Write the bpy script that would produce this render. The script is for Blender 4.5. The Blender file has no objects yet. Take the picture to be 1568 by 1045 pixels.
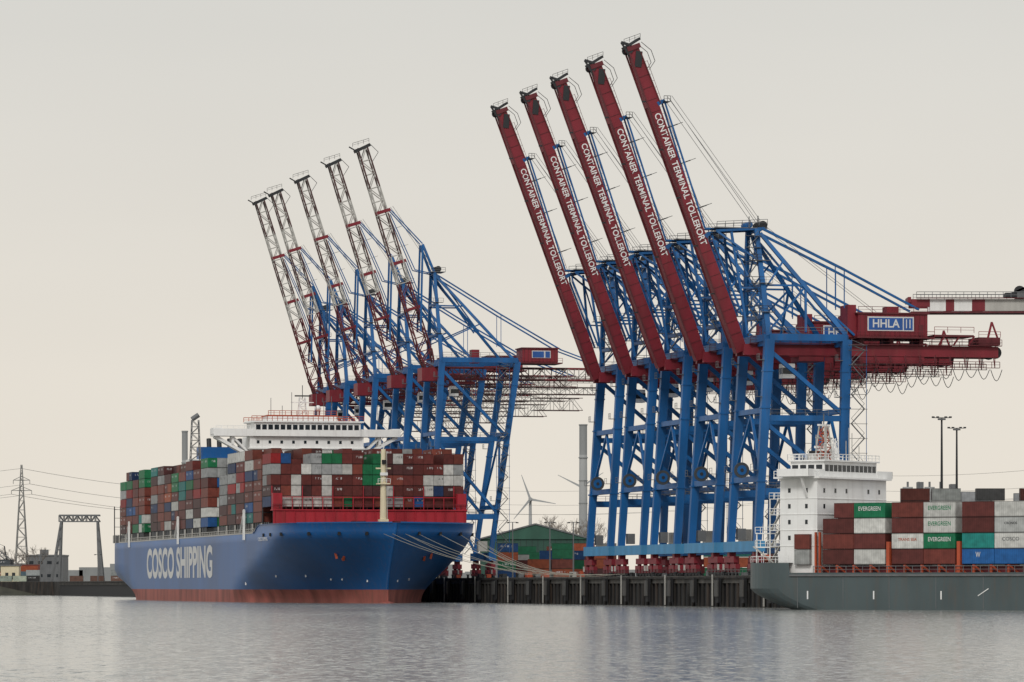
import bpy, math, random
from mathutils import Vector, Matrix
random.seed(7)
sc=bpy.context.scene
F=6900.0
ROT=math.radians(12.5); CU,SU=math.cos(ROT),math.sin(ROT)
def rail_x(Y): return 47.5-0.2217*(Y-861)

# ------------------------------------------------------------ materials
MATS={}
def paint(name,col,rough=0.45,var=0.12,scale=0.6,dirt=0.0,metal=0.0,spec=0.4):
    if name in MATS: return MATS[name]
    m=bpy.data.materials.new(name); m.use_nodes=True
    nt=m.node_tree; b=nt.nodes['Principled BSDF']
    b.inputs['Roughness'].default_value=rough; b.inputs['Metallic'].default_value=metal
    b.inputs['Specular IOR Level'].default_value=spec
    tc=nt.nodes.new('ShaderNodeTexCoord')
    mp=nt.nodes.new('ShaderNodeMapping'); mp.inputs['Scale'].default_value=(1,1,0.35)
    n=nt.nodes.new('ShaderNodeTexNoise'); n.inputs['Scale'].default_value=scale; n.inputs['Detail'].default_value=6
    nt.links.new(tc.outputs['Object'],mp.inputs[0]); nt.links.new(mp.outputs[0],n.inputs['Vector'])
    r=nt.nodes.new('ShaderNodeValToRGB')
    r.color_ramp.elements[0].position=0.3; r.color_ramp.elements[1].position=0.72
    lo=[max(0,c*(1-var*2)) for c in col]; hi=[min(1,c*(1+var)) for c in col]
    r.color_ramp.elements[0].color=(*lo,1); r.color_ramp.elements[1].color=(*hi,1)
    nt.links.new(n.outputs['Fac'],r.inputs[0])
    out=r.outputs[0]
    if dirt>0:
        mp2=nt.nodes.new('ShaderNodeMapping'); mp2.inputs['Scale'].default_value=(1,1,0.08)
        n2=nt.nodes.new('ShaderNodeTexNoise'); n2.inputs['Scale'].default_value=1.3; n2.inputs['Detail'].default_value=8
        nt.links.new(tc.outputs['Object'],mp2.inputs[0]); nt.links.new(mp2.outputs[0],n2.inputs['Vector'])
        r2=nt.nodes.new('ShaderNodeValToRGB'); r2.color_ramp.elements[0].position=0.52; r2.color_ramp.elements[1].position=0.72
        r2.color_ramp.elements[0].color=(0,0,0,1); r2.color_ramp.elements[1].color=(dirt,dirt,dirt,1)
        nt.links.new(n2.outputs['Fac'],r2.inputs[0])
        mx=nt.nodes.new('ShaderNodeMixRGB'); mx.inputs[2].default_value=(0.12,0.075,0.05,1)
        nt.links.new(r2.outputs[0],mx.inputs[0]); nt.links.new(out,mx.inputs[1]); out=mx.outputs[0]
    nt.links.new(out,b.inputs['Base Color'])
    MATS[name]=m; return m

M_BLUE=paint('crane_blue_paint',(0.006,0.105,0.31),0.45,0.16,0.3,0.18)
M_BLUEL=paint('crane_light_blue_paint',(0.06,0.26,0.48),0.5,0.1,0.3,0.2)
M_RED=paint('crane_red_paint',(0.20,0.015,0.026),0.5,0.16,0.3,0.15)
M_DRED=paint('dark_red_paint',(0.12,0.016,0.022),0.55,0.2)
M_BROWN=paint('weathered_dark_red_steel',(0.075,0.026,0.026),0.6,0.25)
M_WHITE=paint('white_paint',(0.8,0.8,0.785),0.45,0.04,0.5,0.12)
M_LETTER=paint('white_lettering',(0.62,0.62,0.61),0.5,0.08,0.1)
M_CREAM=paint('cream_paint',(0.68,0.6,0.42),0.5,0.06)
M_LGREY=paint('light_grey_steel',(0.42,0.41,0.38),0.5,0.1)
M_GREY=paint('grey_steel',(0.14,0.145,0.15),0.55,0.12)
M_DARK=paint('dark_steel',(0.025,0.027,0.03),0.6,0.2)
M_BLACK=paint('black_rubber_and_recess_shade',(0.012,0.012,0.014),0.7,0.1)
M_GLASS=paint('dark_glass',(0.02,0.026,0.032),0.12,0.05)
M_HULLB=paint('hull_blue_paint',(0.003,0.085,0.275),0.4,0.16,0.05,0.18)
M_HULLR=paint('hull_red_antifouling',(0.33,0.095,0.075),0.65,0.25,0.2,0.45)
M_HULLG=paint('hull_grey_paint',(0.075,0.10,0.105),0.45,0.16,0.12,0.3)
M_SHIPRED=paint('ship_red_paint',(0.38,0.016,0.03),0.55,0.14,0.3,0.15)
M_ORANGE=paint('orange_primer_paint',(0.42,0.075,0.03),0.55,0.15)
M_CONC=paint('concrete',(0.085,0.082,0.076),0.85,0.3,0.35,0.4)
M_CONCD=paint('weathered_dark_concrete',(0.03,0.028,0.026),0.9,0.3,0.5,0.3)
M_FEND=paint('fender_panel',(0.07,0.07,0.068),0.8,0.2,0.5,0.3)
M_GROUND=paint('ground_asphalt',(0.08,0.08,0.075),0.9,0.2,0.05)
M_GREENR=paint('green_roof_metal',(0.03,0.10,0.07),0.5,0.15,0.2)
M_GREENW=paint('green_cladding',(0.025,0.075,0.055),0.6,0.1,0.2)
M_HAZE=paint('haze_paled_grey',(0.38,0.39,0.39),0.9,0.08,0.1)  # distance haze mixed into the grey of far structures
M_HAZED=paint('haze_paled_dark_grey',(0.27,0.28,0.28),0.9,0.08,0.1)  # darker grey, also lightened to carry distance haze
M_PYL=paint('galvanised_steel',(0.22,0.22,0.21),0.7,0.05)
M_BARK=paint('bare_twigs',(0.2,0.17,0.145),0.9,0.2)
M_EARTH=paint('embankment_earth',(0.06,0.06,0.045),0.95,0.3,0.1)
M_ROPE=paint('rope',(0.33,0.31,0.26),0.9,0.05)
M_SIGN=paint('sign_blue',(0.02,0.09,0.32))
M_REEL=paint('cable_reel_rubber',(0.05,0.055,0.06),0.7,0.1)

def container_mat():
    m=bpy.data.materials.new('container_paint_rib_shade'); m.use_nodes=True
    nt=m.node_tree; N=nt.nodes; L=nt.links; b=N['Principled BSDF']; b.inputs['Roughness'].default_value=0.55; b.inputs['Specular IOR Level'].default_value=.3
    at=N.new('ShaderNodeAttribute'); at.attribute_name='ccol'
    uv=N.new('ShaderNodeUVMap'); uv.uv_map='UVMap'
    sp=N.new('ShaderNodeSeparateXYZ'); L.new(uv.outputs[0],sp.inputs[0])
    def math_(op,a,bv=None,c=None):
        n=N.new('ShaderNodeMath'); n.operation=op
        for i,v in enumerate((a,bv,c)):
            if v is None: continue
            if isinstance(v,(int,float)): n.inputs[i].default_value=v
            else: L.new(v,n.inputs[i])
        return n.outputs[0]
    u,v=sp.outputs[0],sp.outputs[1]
    s=math_('SINE',math_('MULTIPLY',u,18.0)); rib_shade=math_('MULTIPLY_ADD',s,0.09,0.91)  # corrugation shading striped into the colour; faces stay flat
    ed=math_('GREATER_THAN',math_('ABSOLUTE',math_('SUBTRACT',v,0.5)),0.45)
    edg=math_('MULTIPLY_ADD',ed,-0.4,1.0)
    tot=math_('MULTIPLY',rib_shade,edg)
    tc=N.new('ShaderNodeTexCoord'); nz=N.new('ShaderNodeTexNoise'); nz.inputs['Scale'].default_value=0.9; nz.inputs['Detail'].default_value=6
    L.new(tc.outputs['Object'],nz.inputs['Vector'])
    tot=math_('MULTIPLY',tot,math_('MULTIPLY_ADD',nz.outputs['Fac'],1.0,0.45))
    mul=N.new('ShaderNodeMixRGB'); mul.blend_type='MULTIPLY'; mul.inputs[0].default_value=1
    L.new(at.outputs['Color'],mul.inputs[1]); L.new(tot,mul.inputs[2])
    cb=N.new('ShaderNodeCombineXYZ'); L.new(math_('MULTIPLY',u,2.2),cb.inputs[0]); L.new(math_('MULTIPLY',v,1.6),cb.inputs[1])
    L.new(math_('MULTIPLY',at.outputs['Alpha'],37.0),cb.inputs[2])
    n2=N.new('ShaderNodeTexNoise'); n2.inputs['Scale'].default_value=1.6; n2.inputs['Detail'].default_value=1; L.new(cb.outputs[0],n2.inputs['Vector'])
    mk=math_('GREATER_THAN',n2.outputs['Fac'],0.52)
    mv=math_('LESS_THAN',math_('ABSOLUTE',math_('SUBTRACT',v,0.66)),0.11)
    mu=math_('LESS_THAN',math_('ABSOLUTE',math_('SUBTRACT',math_('FRACT',math_('DIVIDE',u,6.05)),0.42)),0.27)
    ma=math_('GREATER_THAN',at.outputs['Alpha'],0.7)
    mask=math_('MULTIPLY',math_('MULTIPLY',mk,mv),math_('MULTIPLY',mu,ma)); mask=math_('MULTIPLY',mask,0.65)
    bw=N.new('ShaderNodeRGBToBW'); L.new(at.outputs['Color'],bw.inputs[0])
    lt=math_('LESS_THAN',bw.outputs[0],0.3); lv=math_('MULTIPLY_ADD',lt,0.45,0.08)
    mx=N.new('ShaderNodeMixRGB'); L.new(mask,mx.inputs[0]); L.new(mul.outputs[0],mx.inputs[1]); L.new(lv,mx.inputs[2])
    L.new(mx.outputs[0],b.inputs['Base Color'])
    return m
M_CONT=container_mat()

# ------------------------------------------------------------ mesh builder
class MB:
    def __init__(s): s.v=[];s.f=[];s.m=[];s.ms=[]
    def mi(s,mat):
        if mat not in s.ms: s.ms.append(mat)
        return s.ms.index(mat)
    def add(s,vs,fs,mat):
        o=len(s.v); s.v+= [tuple(p) for p in vs]; k=s.mi(mat)
        for f in fs: s.f.append([i+o for i in f]); s.m.append(k)
    def box(s,x0,x1,y0,y1,z0,z1,mat):
        vs=[(x,y,z) for z in (z0,z1) for (x,y) in ((x0,y0),(x1,y0),(x1,y1),(x0,y1))]
        s.add(vs,[(0,3,2,1),(4,5,6,7),(0,1,5,4),(1,2,6,5),(2,3,7,6),(3,0,4,7)],mat)
    def beam(s,p,q,w,h,mat,w2=None,h2=None,up=None):
        p=Vector(p);q=Vector(q); d=(q-p)
        if d.length<1e-6: return
        d.normalize()
        up=Vector(up) if up else (Vector((0,1,0)) if abs(d.y)<0.9 else Vector((0,0,1)))
        a=up.cross(d).normalized(); b=d.cross(a).normalized()
        w2=w if w2 is None else w2; h2=h if h2 is None else h2
        vs=[]
        for c,ww,hh in ((p,w,h),(q,w2,h2)):
            for sa,sb in ((-1,-1),(1,-1),(1,1),(-1,1)): vs.append(c+a*sa*ww/2+b*sb*hh/2)
        s.add(vs,[(0,3,2,1),(4,5,6,7),(0,1,5,4),(1,2,6,5),(2,3,7,6),(3,0,4,7)],mat)
    def cyl(s,p,q,r,mat,n=8,r2=None):
        p=Vector(p);q=Vector(q);d=(q-p).normalized()
        up=Vector((0,0,1)) if abs(d.z)<0.9 else Vector((1,0,0))
        a=up.cross(d).normalized();b=d.cross(a); r2=r if r2 is None else r2
        vs=[c+(a*math.cos(2*math.pi*i/n)+b*math.sin(2*math.pi*i/n))*rr for c,rr in ((p,r),(q,r2)) for i in range(n)]
        fs=[(i,(i+1)%n,n+(i+1)%n,n+i) for i in range(n)]+[tuple(range(n))[::-1],tuple(range(n,2*n))]
        s.add(vs,fs,mat)
    def rail(s,p,q,mat,h=1.1,sp=2.5,r=0.06):
        p=Vector(p);q=Vector(q);L=(q-p).length;n=max(1,int(L/sp)); up=Vector((0,0,h))
        for i in range(n+1):
            c=p.lerp(q,i/n); s.beam(c,c+up,r*1.4,r*1.4,mat)
        s.beam(p+up,q+up,r*1.6,r*1.6,mat); s.beam(p+up*.5,q+up*.5,r,r,mat)
    def lattice(s,p,q,hw,hd,n,r,mats,wd=None,hw2=None,hd2=None,side=(0,1,0),br=None):
        p=Vector(p);q=Vector(q);d=(q-p).normalized();a=Vector(side);b=d.cross(a).normalized()
        hw2=hw if hw2 is None else hw2; hd2=hd if hd2 is None else hd2; br=br or r*.65
        def c(i,sa,sb):
            t=i/n; return p.lerp(q,t)+a*sa*(hw+(hw2-hw)*t)+b*sb*(hd+(hd2-hd)*t)
        for i in range(n):
            mc,mb=mats(i/n)
            for sa in (-1,1):
                for sb in (-1,1): s.beam(c(i,sa,sb),c(i+1,sa,sb),r,r,mc)
                s.beam(c(i,sa,-1 if i%2 else 1),c(i+1,sa,1 if i%2 else -1),br,br,mb)
                s.beam(c(i,sa,-1),c(i,sa,1),br,br,mb)
            for sb in (-1,1):
                s.beam(c(i,-1 if i%2 else 1,sb),c(i+1,1 if i%2 else -1,sb),br*.9,br*.9,mb)
                s.beam(c(i,-1,sb),c(i,1,sb),br*.9,br*.9,mb)
    def mesh(s,name):
        me=bpy.data.meshes.new(name); me.from_pydata(s.v,[],s.f)
        for m in s.ms: me.materials.append(m)
        me.polygons.foreach_set('material_index',s.m); me.update(); return me
    def obj(s,name,parent=None,smooth=False):
        me=s.mesh(name)
        if smooth: me.polygons.foreach_set('use_smooth',[True]*len(me.polygons))
        return link(me,name,parent)
def link(data,name,parent=None):
    o=bpy.data.objects.new(name,data); sc.collection.objects.link(o)
    if parent: o.parent=parent
    return o
def empty(name,loc=(0,0,0),rz=0):
    e=bpy.data.objects.new(name,None); sc.collection.objects.link(e); e.location=loc; e.rotation_euler=(0,0,rz); return e
def text(body,name,parent,org,xa,ya,h,length,mat,bold=0.0):
    cu=bpy.data.curves.new(name,'FONT'); cu.body=body; cu.size=1; cu.align_x='CENTER'; cu.align_y='CENTER'; cu.offset=bold
    cu.materials.append(mat)
    o=bpy.data.objects.new(name,cu); sc.collection.objects.link(o)
    bpy.context.view_layer.update(); dx,dy=o.dimensions.x,o.dimensions.y
    xa=Vector(xa).normalized();ya=Vector(ya).normalized();za=xa.cross(ya)
    sx=length/dx; sy=h/dy
    M=Matrix(((xa.x*sx,ya.x*sy,za.x,org[0]),(xa.y*sx,ya.y*sy,za.y,org[1]),(xa.z*sx,ya.z*sy,za.z,org[2]),(0,0,0,1)))
    o.parent=parent; o.matrix_basis=M; return o

PAL=[((.12,.024,.02),27),((.18,.042,.028),13),((.07,.022,.022),10),((.56,.56,.53),14),((.33,.34,.34),7),((.008,.16,.06),10),
     ((.012,.08,.25),8),((.01,.035,.11),7),((.015,.2,.19),4),((.36,.08,.03),2),((.3,.014,.016),5)]
PW=[w for _,w in PAL]
def rcol(): return random.choices(PAL,PW)[0][0]
class CB:
    def __init__(s): s.v=[];s.f=[];s.c=[];s.uv=[]
    def add(s,x0,y0,z0,lx,ly,lz,col=None,logo=None):
        col=col or rcol(); k=random.uniform(.75,1.15); al=random.random() if logo is None else logo
        c=(col[0]*k,col[1]*k,col[2]*k,al)
        o=len(s.v); x1,y1,z1=x0+lx,y0+ly,z0+lz
        s.v+=[(x,y,z) for z in (z0,z1) for (x,y) in ((x0,y0),(x1,y0),(x1,y1),(x0,y1))]
        for f,L,t in (((0,1,5,4),lx,0),((1,2,6,5),ly,0),((2,3,7,6),lx,0),((3,0,4,7),ly,0),((4,5,6,7),lx,1)):
            s.f.append([i+o for i in f]); s.c+=[c]*4; s.uv+=[(0,0),(L,0),(L,1),(0,1)] if not t else [(0,.2),(L,.2),(L,.4),(0,.4)]
    def obj(s,name,parent=None):
        me=bpy.data.meshes.new(name); me.from_pydata(s.v,[],s.f); me.materials.append(M_CONT)
        a=me.color_attributes.new('ccol','FLOAT_COLOR','CORNER'); a.data.foreach_set('color',[x for c in s.c for x in c])
        u=me.uv_layers.new(name='UVMap'); u.data.foreach_set('uv',[x for c in s.uv for x in c]); me.update()
        return link(me,name,parent)

# ------------------------------------------------------------ camera / world / sun
cam=bpy.data.cameras.new('camera'); co=link(cam,'camera'); co.location=(0,0,4); co.rotation_euler=(math.radians(90),0,0)
cam.lens=F/1568*36; cam.sensor_width=36; cam.shift_y=(898-522.5)/1568; cam.clip_start=1; cam.clip_end=60000
sc.camera=co
SE,SA=math.radians(38),math.radians(194)
w=bpy.data.worlds.new('World'); sc.world=w; w.use_nodes=True; nt=w.node_tree
bg=nt.nodes['Background']; bg.inputs[1].default_value=0.1
sky=nt.nodes.new('ShaderNodeTexSky'); sky.sky_type='NISHITA'; sky.sun_disc=False; sky.sun_elevation=SE; sky.sun_rotation=SA; sky.dust_density=4; sky.air_density=1.5
tc=nt.nodes.new('ShaderNodeTexCoord'); sx=nt.nodes.new('ShaderNodeSeparateXYZ'); nt.links.new(tc.outputs['Generated'],sx.inputs[0])
rp=nt.nodes.new('ShaderNodeValToRGB'); nt.links.new(sx.outputs[2],rp.inputs[0])
e=rp.color_ramp.elements
e[0].position=0.0; e[0].color=(.83,.765,.665,1); e[1].position=1.0; e[1].color=(.80,.81,.82,1)
for p,c in ((0.045,(.80,.75,.67)),(0.09,(.74,.71,.655)),(0.14,(.68,.67,.635)),(0.4,(.78,.79,.79))):
    x=e.new(p); x.color=(*c,1)
nz=nt.nodes.new('ShaderNodeTexNoise'); nz.inputs['Scale'].default_value=5; nz.inputs['Detail'].default_value=3
mp=nt.nodes.new('ShaderNodeMapping'); mp.inputs['Scale'].default_value=(1,1,4); nt.links.new(tc.outputs['Generated'],mp.inputs[0]); nt.links.new(mp.outputs[0],nz.inputs['Vector'])
mr=nt.nodes.new('ShaderNodeMapRange'); mr.inputs[3].default_value=9.5; mr.inputs[4].default_value=10.8; nt.links.new(nz.outputs['Fac'],mr.inputs[0])
sc_=nt.nodes.new('ShaderNodeVectorMath'); sc_.operation='SCALE'; nt.links.new(rp.outputs[0],sc_.inputs[0]); nt.links.new(mr.outputs[0],sc_.inputs['Scale'])
mx=nt.nodes.new('ShaderNodeMixRGB'); mx.inputs[0].default_value=0.95; nt.links.new(sky.outputs[0],mx.inputs[1]); nt.links.new(sc_.outputs[0],mx.inputs[2])
nt.links.new(mx.outputs[0],bg.inputs[0])
sun=bpy.data.lights.new('sun','SUN'); sun.energy=1.35; sun.angle=math.radians(12); sun.color=(1,.97,.92)
so=link(sun,'sun')
sd=Vector((math.sin(SA)*math.cos(SE),math.cos(SA)*math.cos(SE),math.sin(SE)))
so.rotation_euler=sd.to_track_quat('Z','Y').to_euler()
sc.view_settings.view_transform='Standard'; sc.view_settings.look='None'; sc.view_settings.exposure=0

# ------------------------------------------------------------ water
wm=bpy.data.materials.new('harbour_water'); wm.use_nodes=True; nt=wm.node_tree; b=nt.nodes['Principled BSDF']
b.inputs['Base Color'].default_value=(.21,.215,.20,1); b.inputs['Roughness'].default_value=0.13; b.inputs['IOR'].default_value=1.33
tc=nt.nodes.new('ShaderNodeTexCoord')
def wn(sx_,sy_,detail,rough=.6,out='Fac',rot=0.0):
    mp=nt.nodes.new('ShaderNodeMapping'); mp.inputs['Scale'].default_value=(sx_,sy_,1); mp.inputs['Rotation'].default_value=(0,0,rot)
    n=nt.nodes.new('ShaderNodeTexNoise'); n.inputs['Scale'].default_value=1; n.inputs['Detail'].default_value=detail; n.inputs['Roughness'].default_value=rough
    nt.links.new(tc.outputs['Object'],mp.inputs[0]); nt.links.new(mp.outputs[0],n.inputs['Vector']); return n.outputs[out]
def vm(op,a,b_=None,scale=None):
    n=nt.nodes.new('ShaderNodeVectorMath'); n.operation=op
    nt.links.new(a,n.inputs[0])
    if b_ is not None:
        if isinstance(b_,tuple): n.inputs[1].default_value=b_
        else: nt.links.new(b_,n.inputs[1])
    if scale is not None:
        if isinstance(scale,float): n.inputs['Scale'].default_value=scale
        else: nt.links.new(scale,n.inputs['Scale'])
    return n.outputs[0]
mask=wn(1.0,.16,5,.78); patch=wn(.03,.006,3,.5)
mad=nt.nodes.new('ShaderNodeMath'); mad.operation='MULTIPLY_ADD'; nt.links.new(patch,mad.inputs[0]); mad.inputs[1].default_value=.4; nt.links.new(mask,mad.inputs[2])
mr=nt.nodes.new('ShaderNodeMapRange'); mr.inputs[1].default_value=.70; mr.inputs[2].default_value=.78; mr.inputs[3].default_value=.45; mr.inputs[4].default_value=3.4; nt.links.new(mad.outputs[0],mr.inputs[0])
rip=vm('SUBTRACT',wn(2.2,1.1,3,.6,'Color'),(.5,.5,.5)); rip=vm('MULTIPLY',rip,(1.0,1.0,0.0)); rip=vm('SCALE',rip,scale=mr.outputs[0])
nn=vm('NORMALIZE',vm('ADD',rip,(0,0,1)))
nt.links.new(nn,b.inputs['Normal'])
mb=MB(); mb.add([(-20000,-500,0),(20000,-500,0),(20000,40000,0),(-20000,40000,0)],[(0,1,2,3)],wm); mb.obj('water')

# ------------------------------------------------------------ land
def qp(Y,t=0): return (rail_x(Y)+CU*t, Y+SU*t)
QN,QF=838,1960
pts=[qp(QN,-3),qp(QF,-3),(-230,1975),(-4000,1975),(-19000,39000),(19000,39000),(19000,3000),(4000,QN+300),(rail_x(QN)+5,QN+.5)]
bm=MB(); n=len(pts)
bm.add([(x,y,6) for x,y in pts],[tuple(range(n))[::-1]],M_GROUND)
bm.add([(x,y,z) for z in (-2,5.99) for x,y in pts],[(i,(i+1)%n,n+(i+1)%n,n+i) for i in range(n)],M_CONCD)
bm.obj('ground')

q=empty('quay_wall',(*qp(861,-3),0),ROT); m=MB()
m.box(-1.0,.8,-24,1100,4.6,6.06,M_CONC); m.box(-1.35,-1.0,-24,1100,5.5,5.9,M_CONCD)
m.box(-.6,.3,-24,1100,-1.5,4.6,M_BLACK)  # flat black behind the piles, recess shade put into the colour
k=-23.5
i=0
while k<400:
    m.cyl((-.8,k,-1),(-.8,k,4.6),.35,M_CONCD,8)
    if i%5==0:
        m.box(-2.0,-1.35,k-.9,k+.9,.8,5.6,M_BLACK); m.box(-2.25,-2.0,k-1.2,k+1.2,2,5.2,M_FEND)
        m.cyl((0.2,k+3,6.0),(0.2,k+3,6.7),.28,M_DARK,8); m.cyl((0.2,k+3,6.7),(0.2,k+3,6.9),.45,M_DARK,8)
    if i%10==0: m.beam((-1.5,k+5,.2),(-1.5,k+5,6.3),.12,.12,M_LGREY); m.beam((-1.5,k+5.6,.2),(-1.5,k+5.6,6.3),.12,.12,M_LGREY)
    k+=3.7;i+=1
m.rail((.6,-24,6.06),(.6,30,6.06),M_GREY,1.1,2.5,.05)
for k in range(-20,330,9):
    if random.random()<.6: m.box(1.5,2.6,k,k+random.uniform(.8,3),6.05,6.05+random.uniform(.5,1.4),random.choice([M_GREY,M_DARK,M_CREAM,M_ORANGE,M_LGREY]))
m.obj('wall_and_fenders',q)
m=MB(); m.box(0,60,-24.6,-24,-1,5.9,M_CONCD); m.obj('return_wall',q)

# ------------------------------------------------------------ cranes
def bogies(m,lx,matb=M_RED):
    for sy in (-1,1):
        cy=sy*9.0
        m.beam((lx,cy-3.6,9.2),(lx,cy+3.6,9.2),1.1,1.2,matb)
        for k in (-2.6,2.6):
            m.beam((lx,cy+k-2,7.9),(lx,cy+k+2,7.9),.9,.8,matb)
            m.beam((lx,cy+k,7.9),(lx,cy+k,9.0),.7,.8,matb)
            for j in (-1.25,1.25):
                m.box(lx-.42,lx+.42,cy+k+j-.85,cy+k+j+.85,6.75,7.5,M_DRED)
                for u in (-.45,.45): m.cyl((lx-.2,cy+k+j+u,6.5),(lx+.2,cy+k+j+u,6.5),.42,M_DARK,10)
        m.beam((lx,cy,9.6),(lx,cy,10.8),1.3,1.6,matb)
        m.box(lx-.6,lx+.6,sy*13.0-.5,sy*13.0+.5,7.2,8.3,M_LGREY)
def stairs(m,x,y,z0,z1,w=2.6,dy=1.6):
    z=z0;k=0
    while z<z1-.1:
        zz=min(z+2.8,z1); a,bx=(x,x+w) if k%2==0 else (x+w,x)
        m.beam((a,y,z),(bx,y,zz),.12,.5,M_GREY); m.beam((a,y,z+1),(bx,y,zz+1),.07,.07,M_GREY)
        m.box(min(a,bx)-.5,max(a,bx)+.5,y-.5,y+.5,zz-.06,zz,M_GREY)
        z=zz;k+=1
    for xx in (x-.4,x+w+.4): m.beam((xx,y,z0),(xx,y,z1),.1,.1,M_BLUE)

def portal(m,wb,wt,lb,lt,zt,zm,hy,ty,leg=2.0):
    for sy in (-1,1):
        for xb,xt in ((wb,wt),(lb,lt)):
            m.beam((xb,sy*hy,12.4),(xt,sy*ty,zt),leg*.85,leg*.8,M_BLUE,leg*1.15,leg*.85,up=(0,1,0))
            for z in (24,38,zt-6):
                t=(z-12.4)/(zt-12.4); x=xb+(xt-xb)*t; y=sy*(hy+(ty-hy)*t)
                m.box(x-leg*.62,x+leg*.62,y-leg*.5,y+leg*.5,z-.15,z+.15,M_BLUE)
                m.box(x-leg*.5-1.0,x-leg*.5,y-.9,y+.9,z+2.0,z+2.1,M_GREY); m.rail((x-leg*.5-1.0,y-.9,z+2.1),(x-leg*.5-1.0,y+.9,z+2.1),M_GREY,1.1,.9,.05)
        fw=lambda z:wb+(wt-wb)*(z-12.4)/(zt-12.4)
        fl=lambda z:lb+(lt-lb)*(z-12.4)/(zt-12.4)
        yy=lambda z:sy*(hy+(ty-hy)*(z-12.4)/(zt-12.4))
        for z,t in ((zm,1.1),(22.0,1.3)):
            m.beam((fw(z),yy(z),z),(fl(z),yy(z),z),t,t*.8,M_BLUE)
            m.rail((fw(z)+1,yy(z)+sy*.5,z+t/2),(fl(z)-1,yy(z)+sy*.5,z+t/2),M_GREY,1.1,2,.05)
        m.beam((fw(zt-2),yy(zt-2),zt-2),(fl(zm+.5),yy(zm+.5),zm+.5),.75,.75,M_BLUE)
        m.beam((fw(zm-.8),yy(zm),zm-.8),(fl(23),yy(23),23),.75,.75,M_BLUE)
        m.beam((fl(zt),yy(zt),zt+.4),(fw(zt),yy(zt),zt+.4),1.3,1.3,M_BLUE)
        m.rail((fw(zt),yy(zt)+sy*.6,zt+1.2),(fl(zt),yy(zt)+sy*.6,zt+1.2),M_GREY)
    for xb,xt,k in ((wb,wt,0),(lb,lt,1)):
        m.box(xb-.95,xb+.95,-11.6,11.6,10.6,12.6,M_BLUEL if not k else M_BLUE)
        for z,t in ((24.5,1.1),(zm+1.5,1.0),(zt-.5,1.3)):
            x=xb+(xt-xb)*(z-12.4)/(zt-12.4); y=hy+(ty-hy)*(z-12.4)/(zt-12.4)
            m.beam((x,-y,z),(x,y,z),t,t,M_BLUE)
        for sy in (-1,1):
            z0,z1=25.3,zm+.8
            m.beam((xb+(xt-xb)*.3,sy*hy,z0),(xb+(xt-xb)*.6,0,z1),.5,.5,M_BLUE)
    bogies(m,wb);bogies(m,lb)
    stairs(m,lb+1.6,-hy-1.3,12.6,zt-1)
    m.box(lb-3.5,lb-1.1,-hy-.8,-hy+1.0,13.0,15.6,M_LGREY); m.box(wb+1.2,wb+2.8,hy-1,hy+.6,13,15.2,M_GREY)
    m.cyl((wb-1.4,-3.3,26.2),(wb-1.4,-3.6,26.2),1.5,M_REEL,20); m.cyl((wb-1.4,-3.6,26.2),(wb-1.4,-3.7,26.2),.95,M_BLUE,16); m.cyl((wb-1.4,-3.7,26.2),(wb-1.4,-3.8,26.2),.35,M_DARK,10)
    m.beam((wb-1.4,-3.0,26.2),(wb,-3.0,26.2),.4,.4,M_BLUE)

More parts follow.
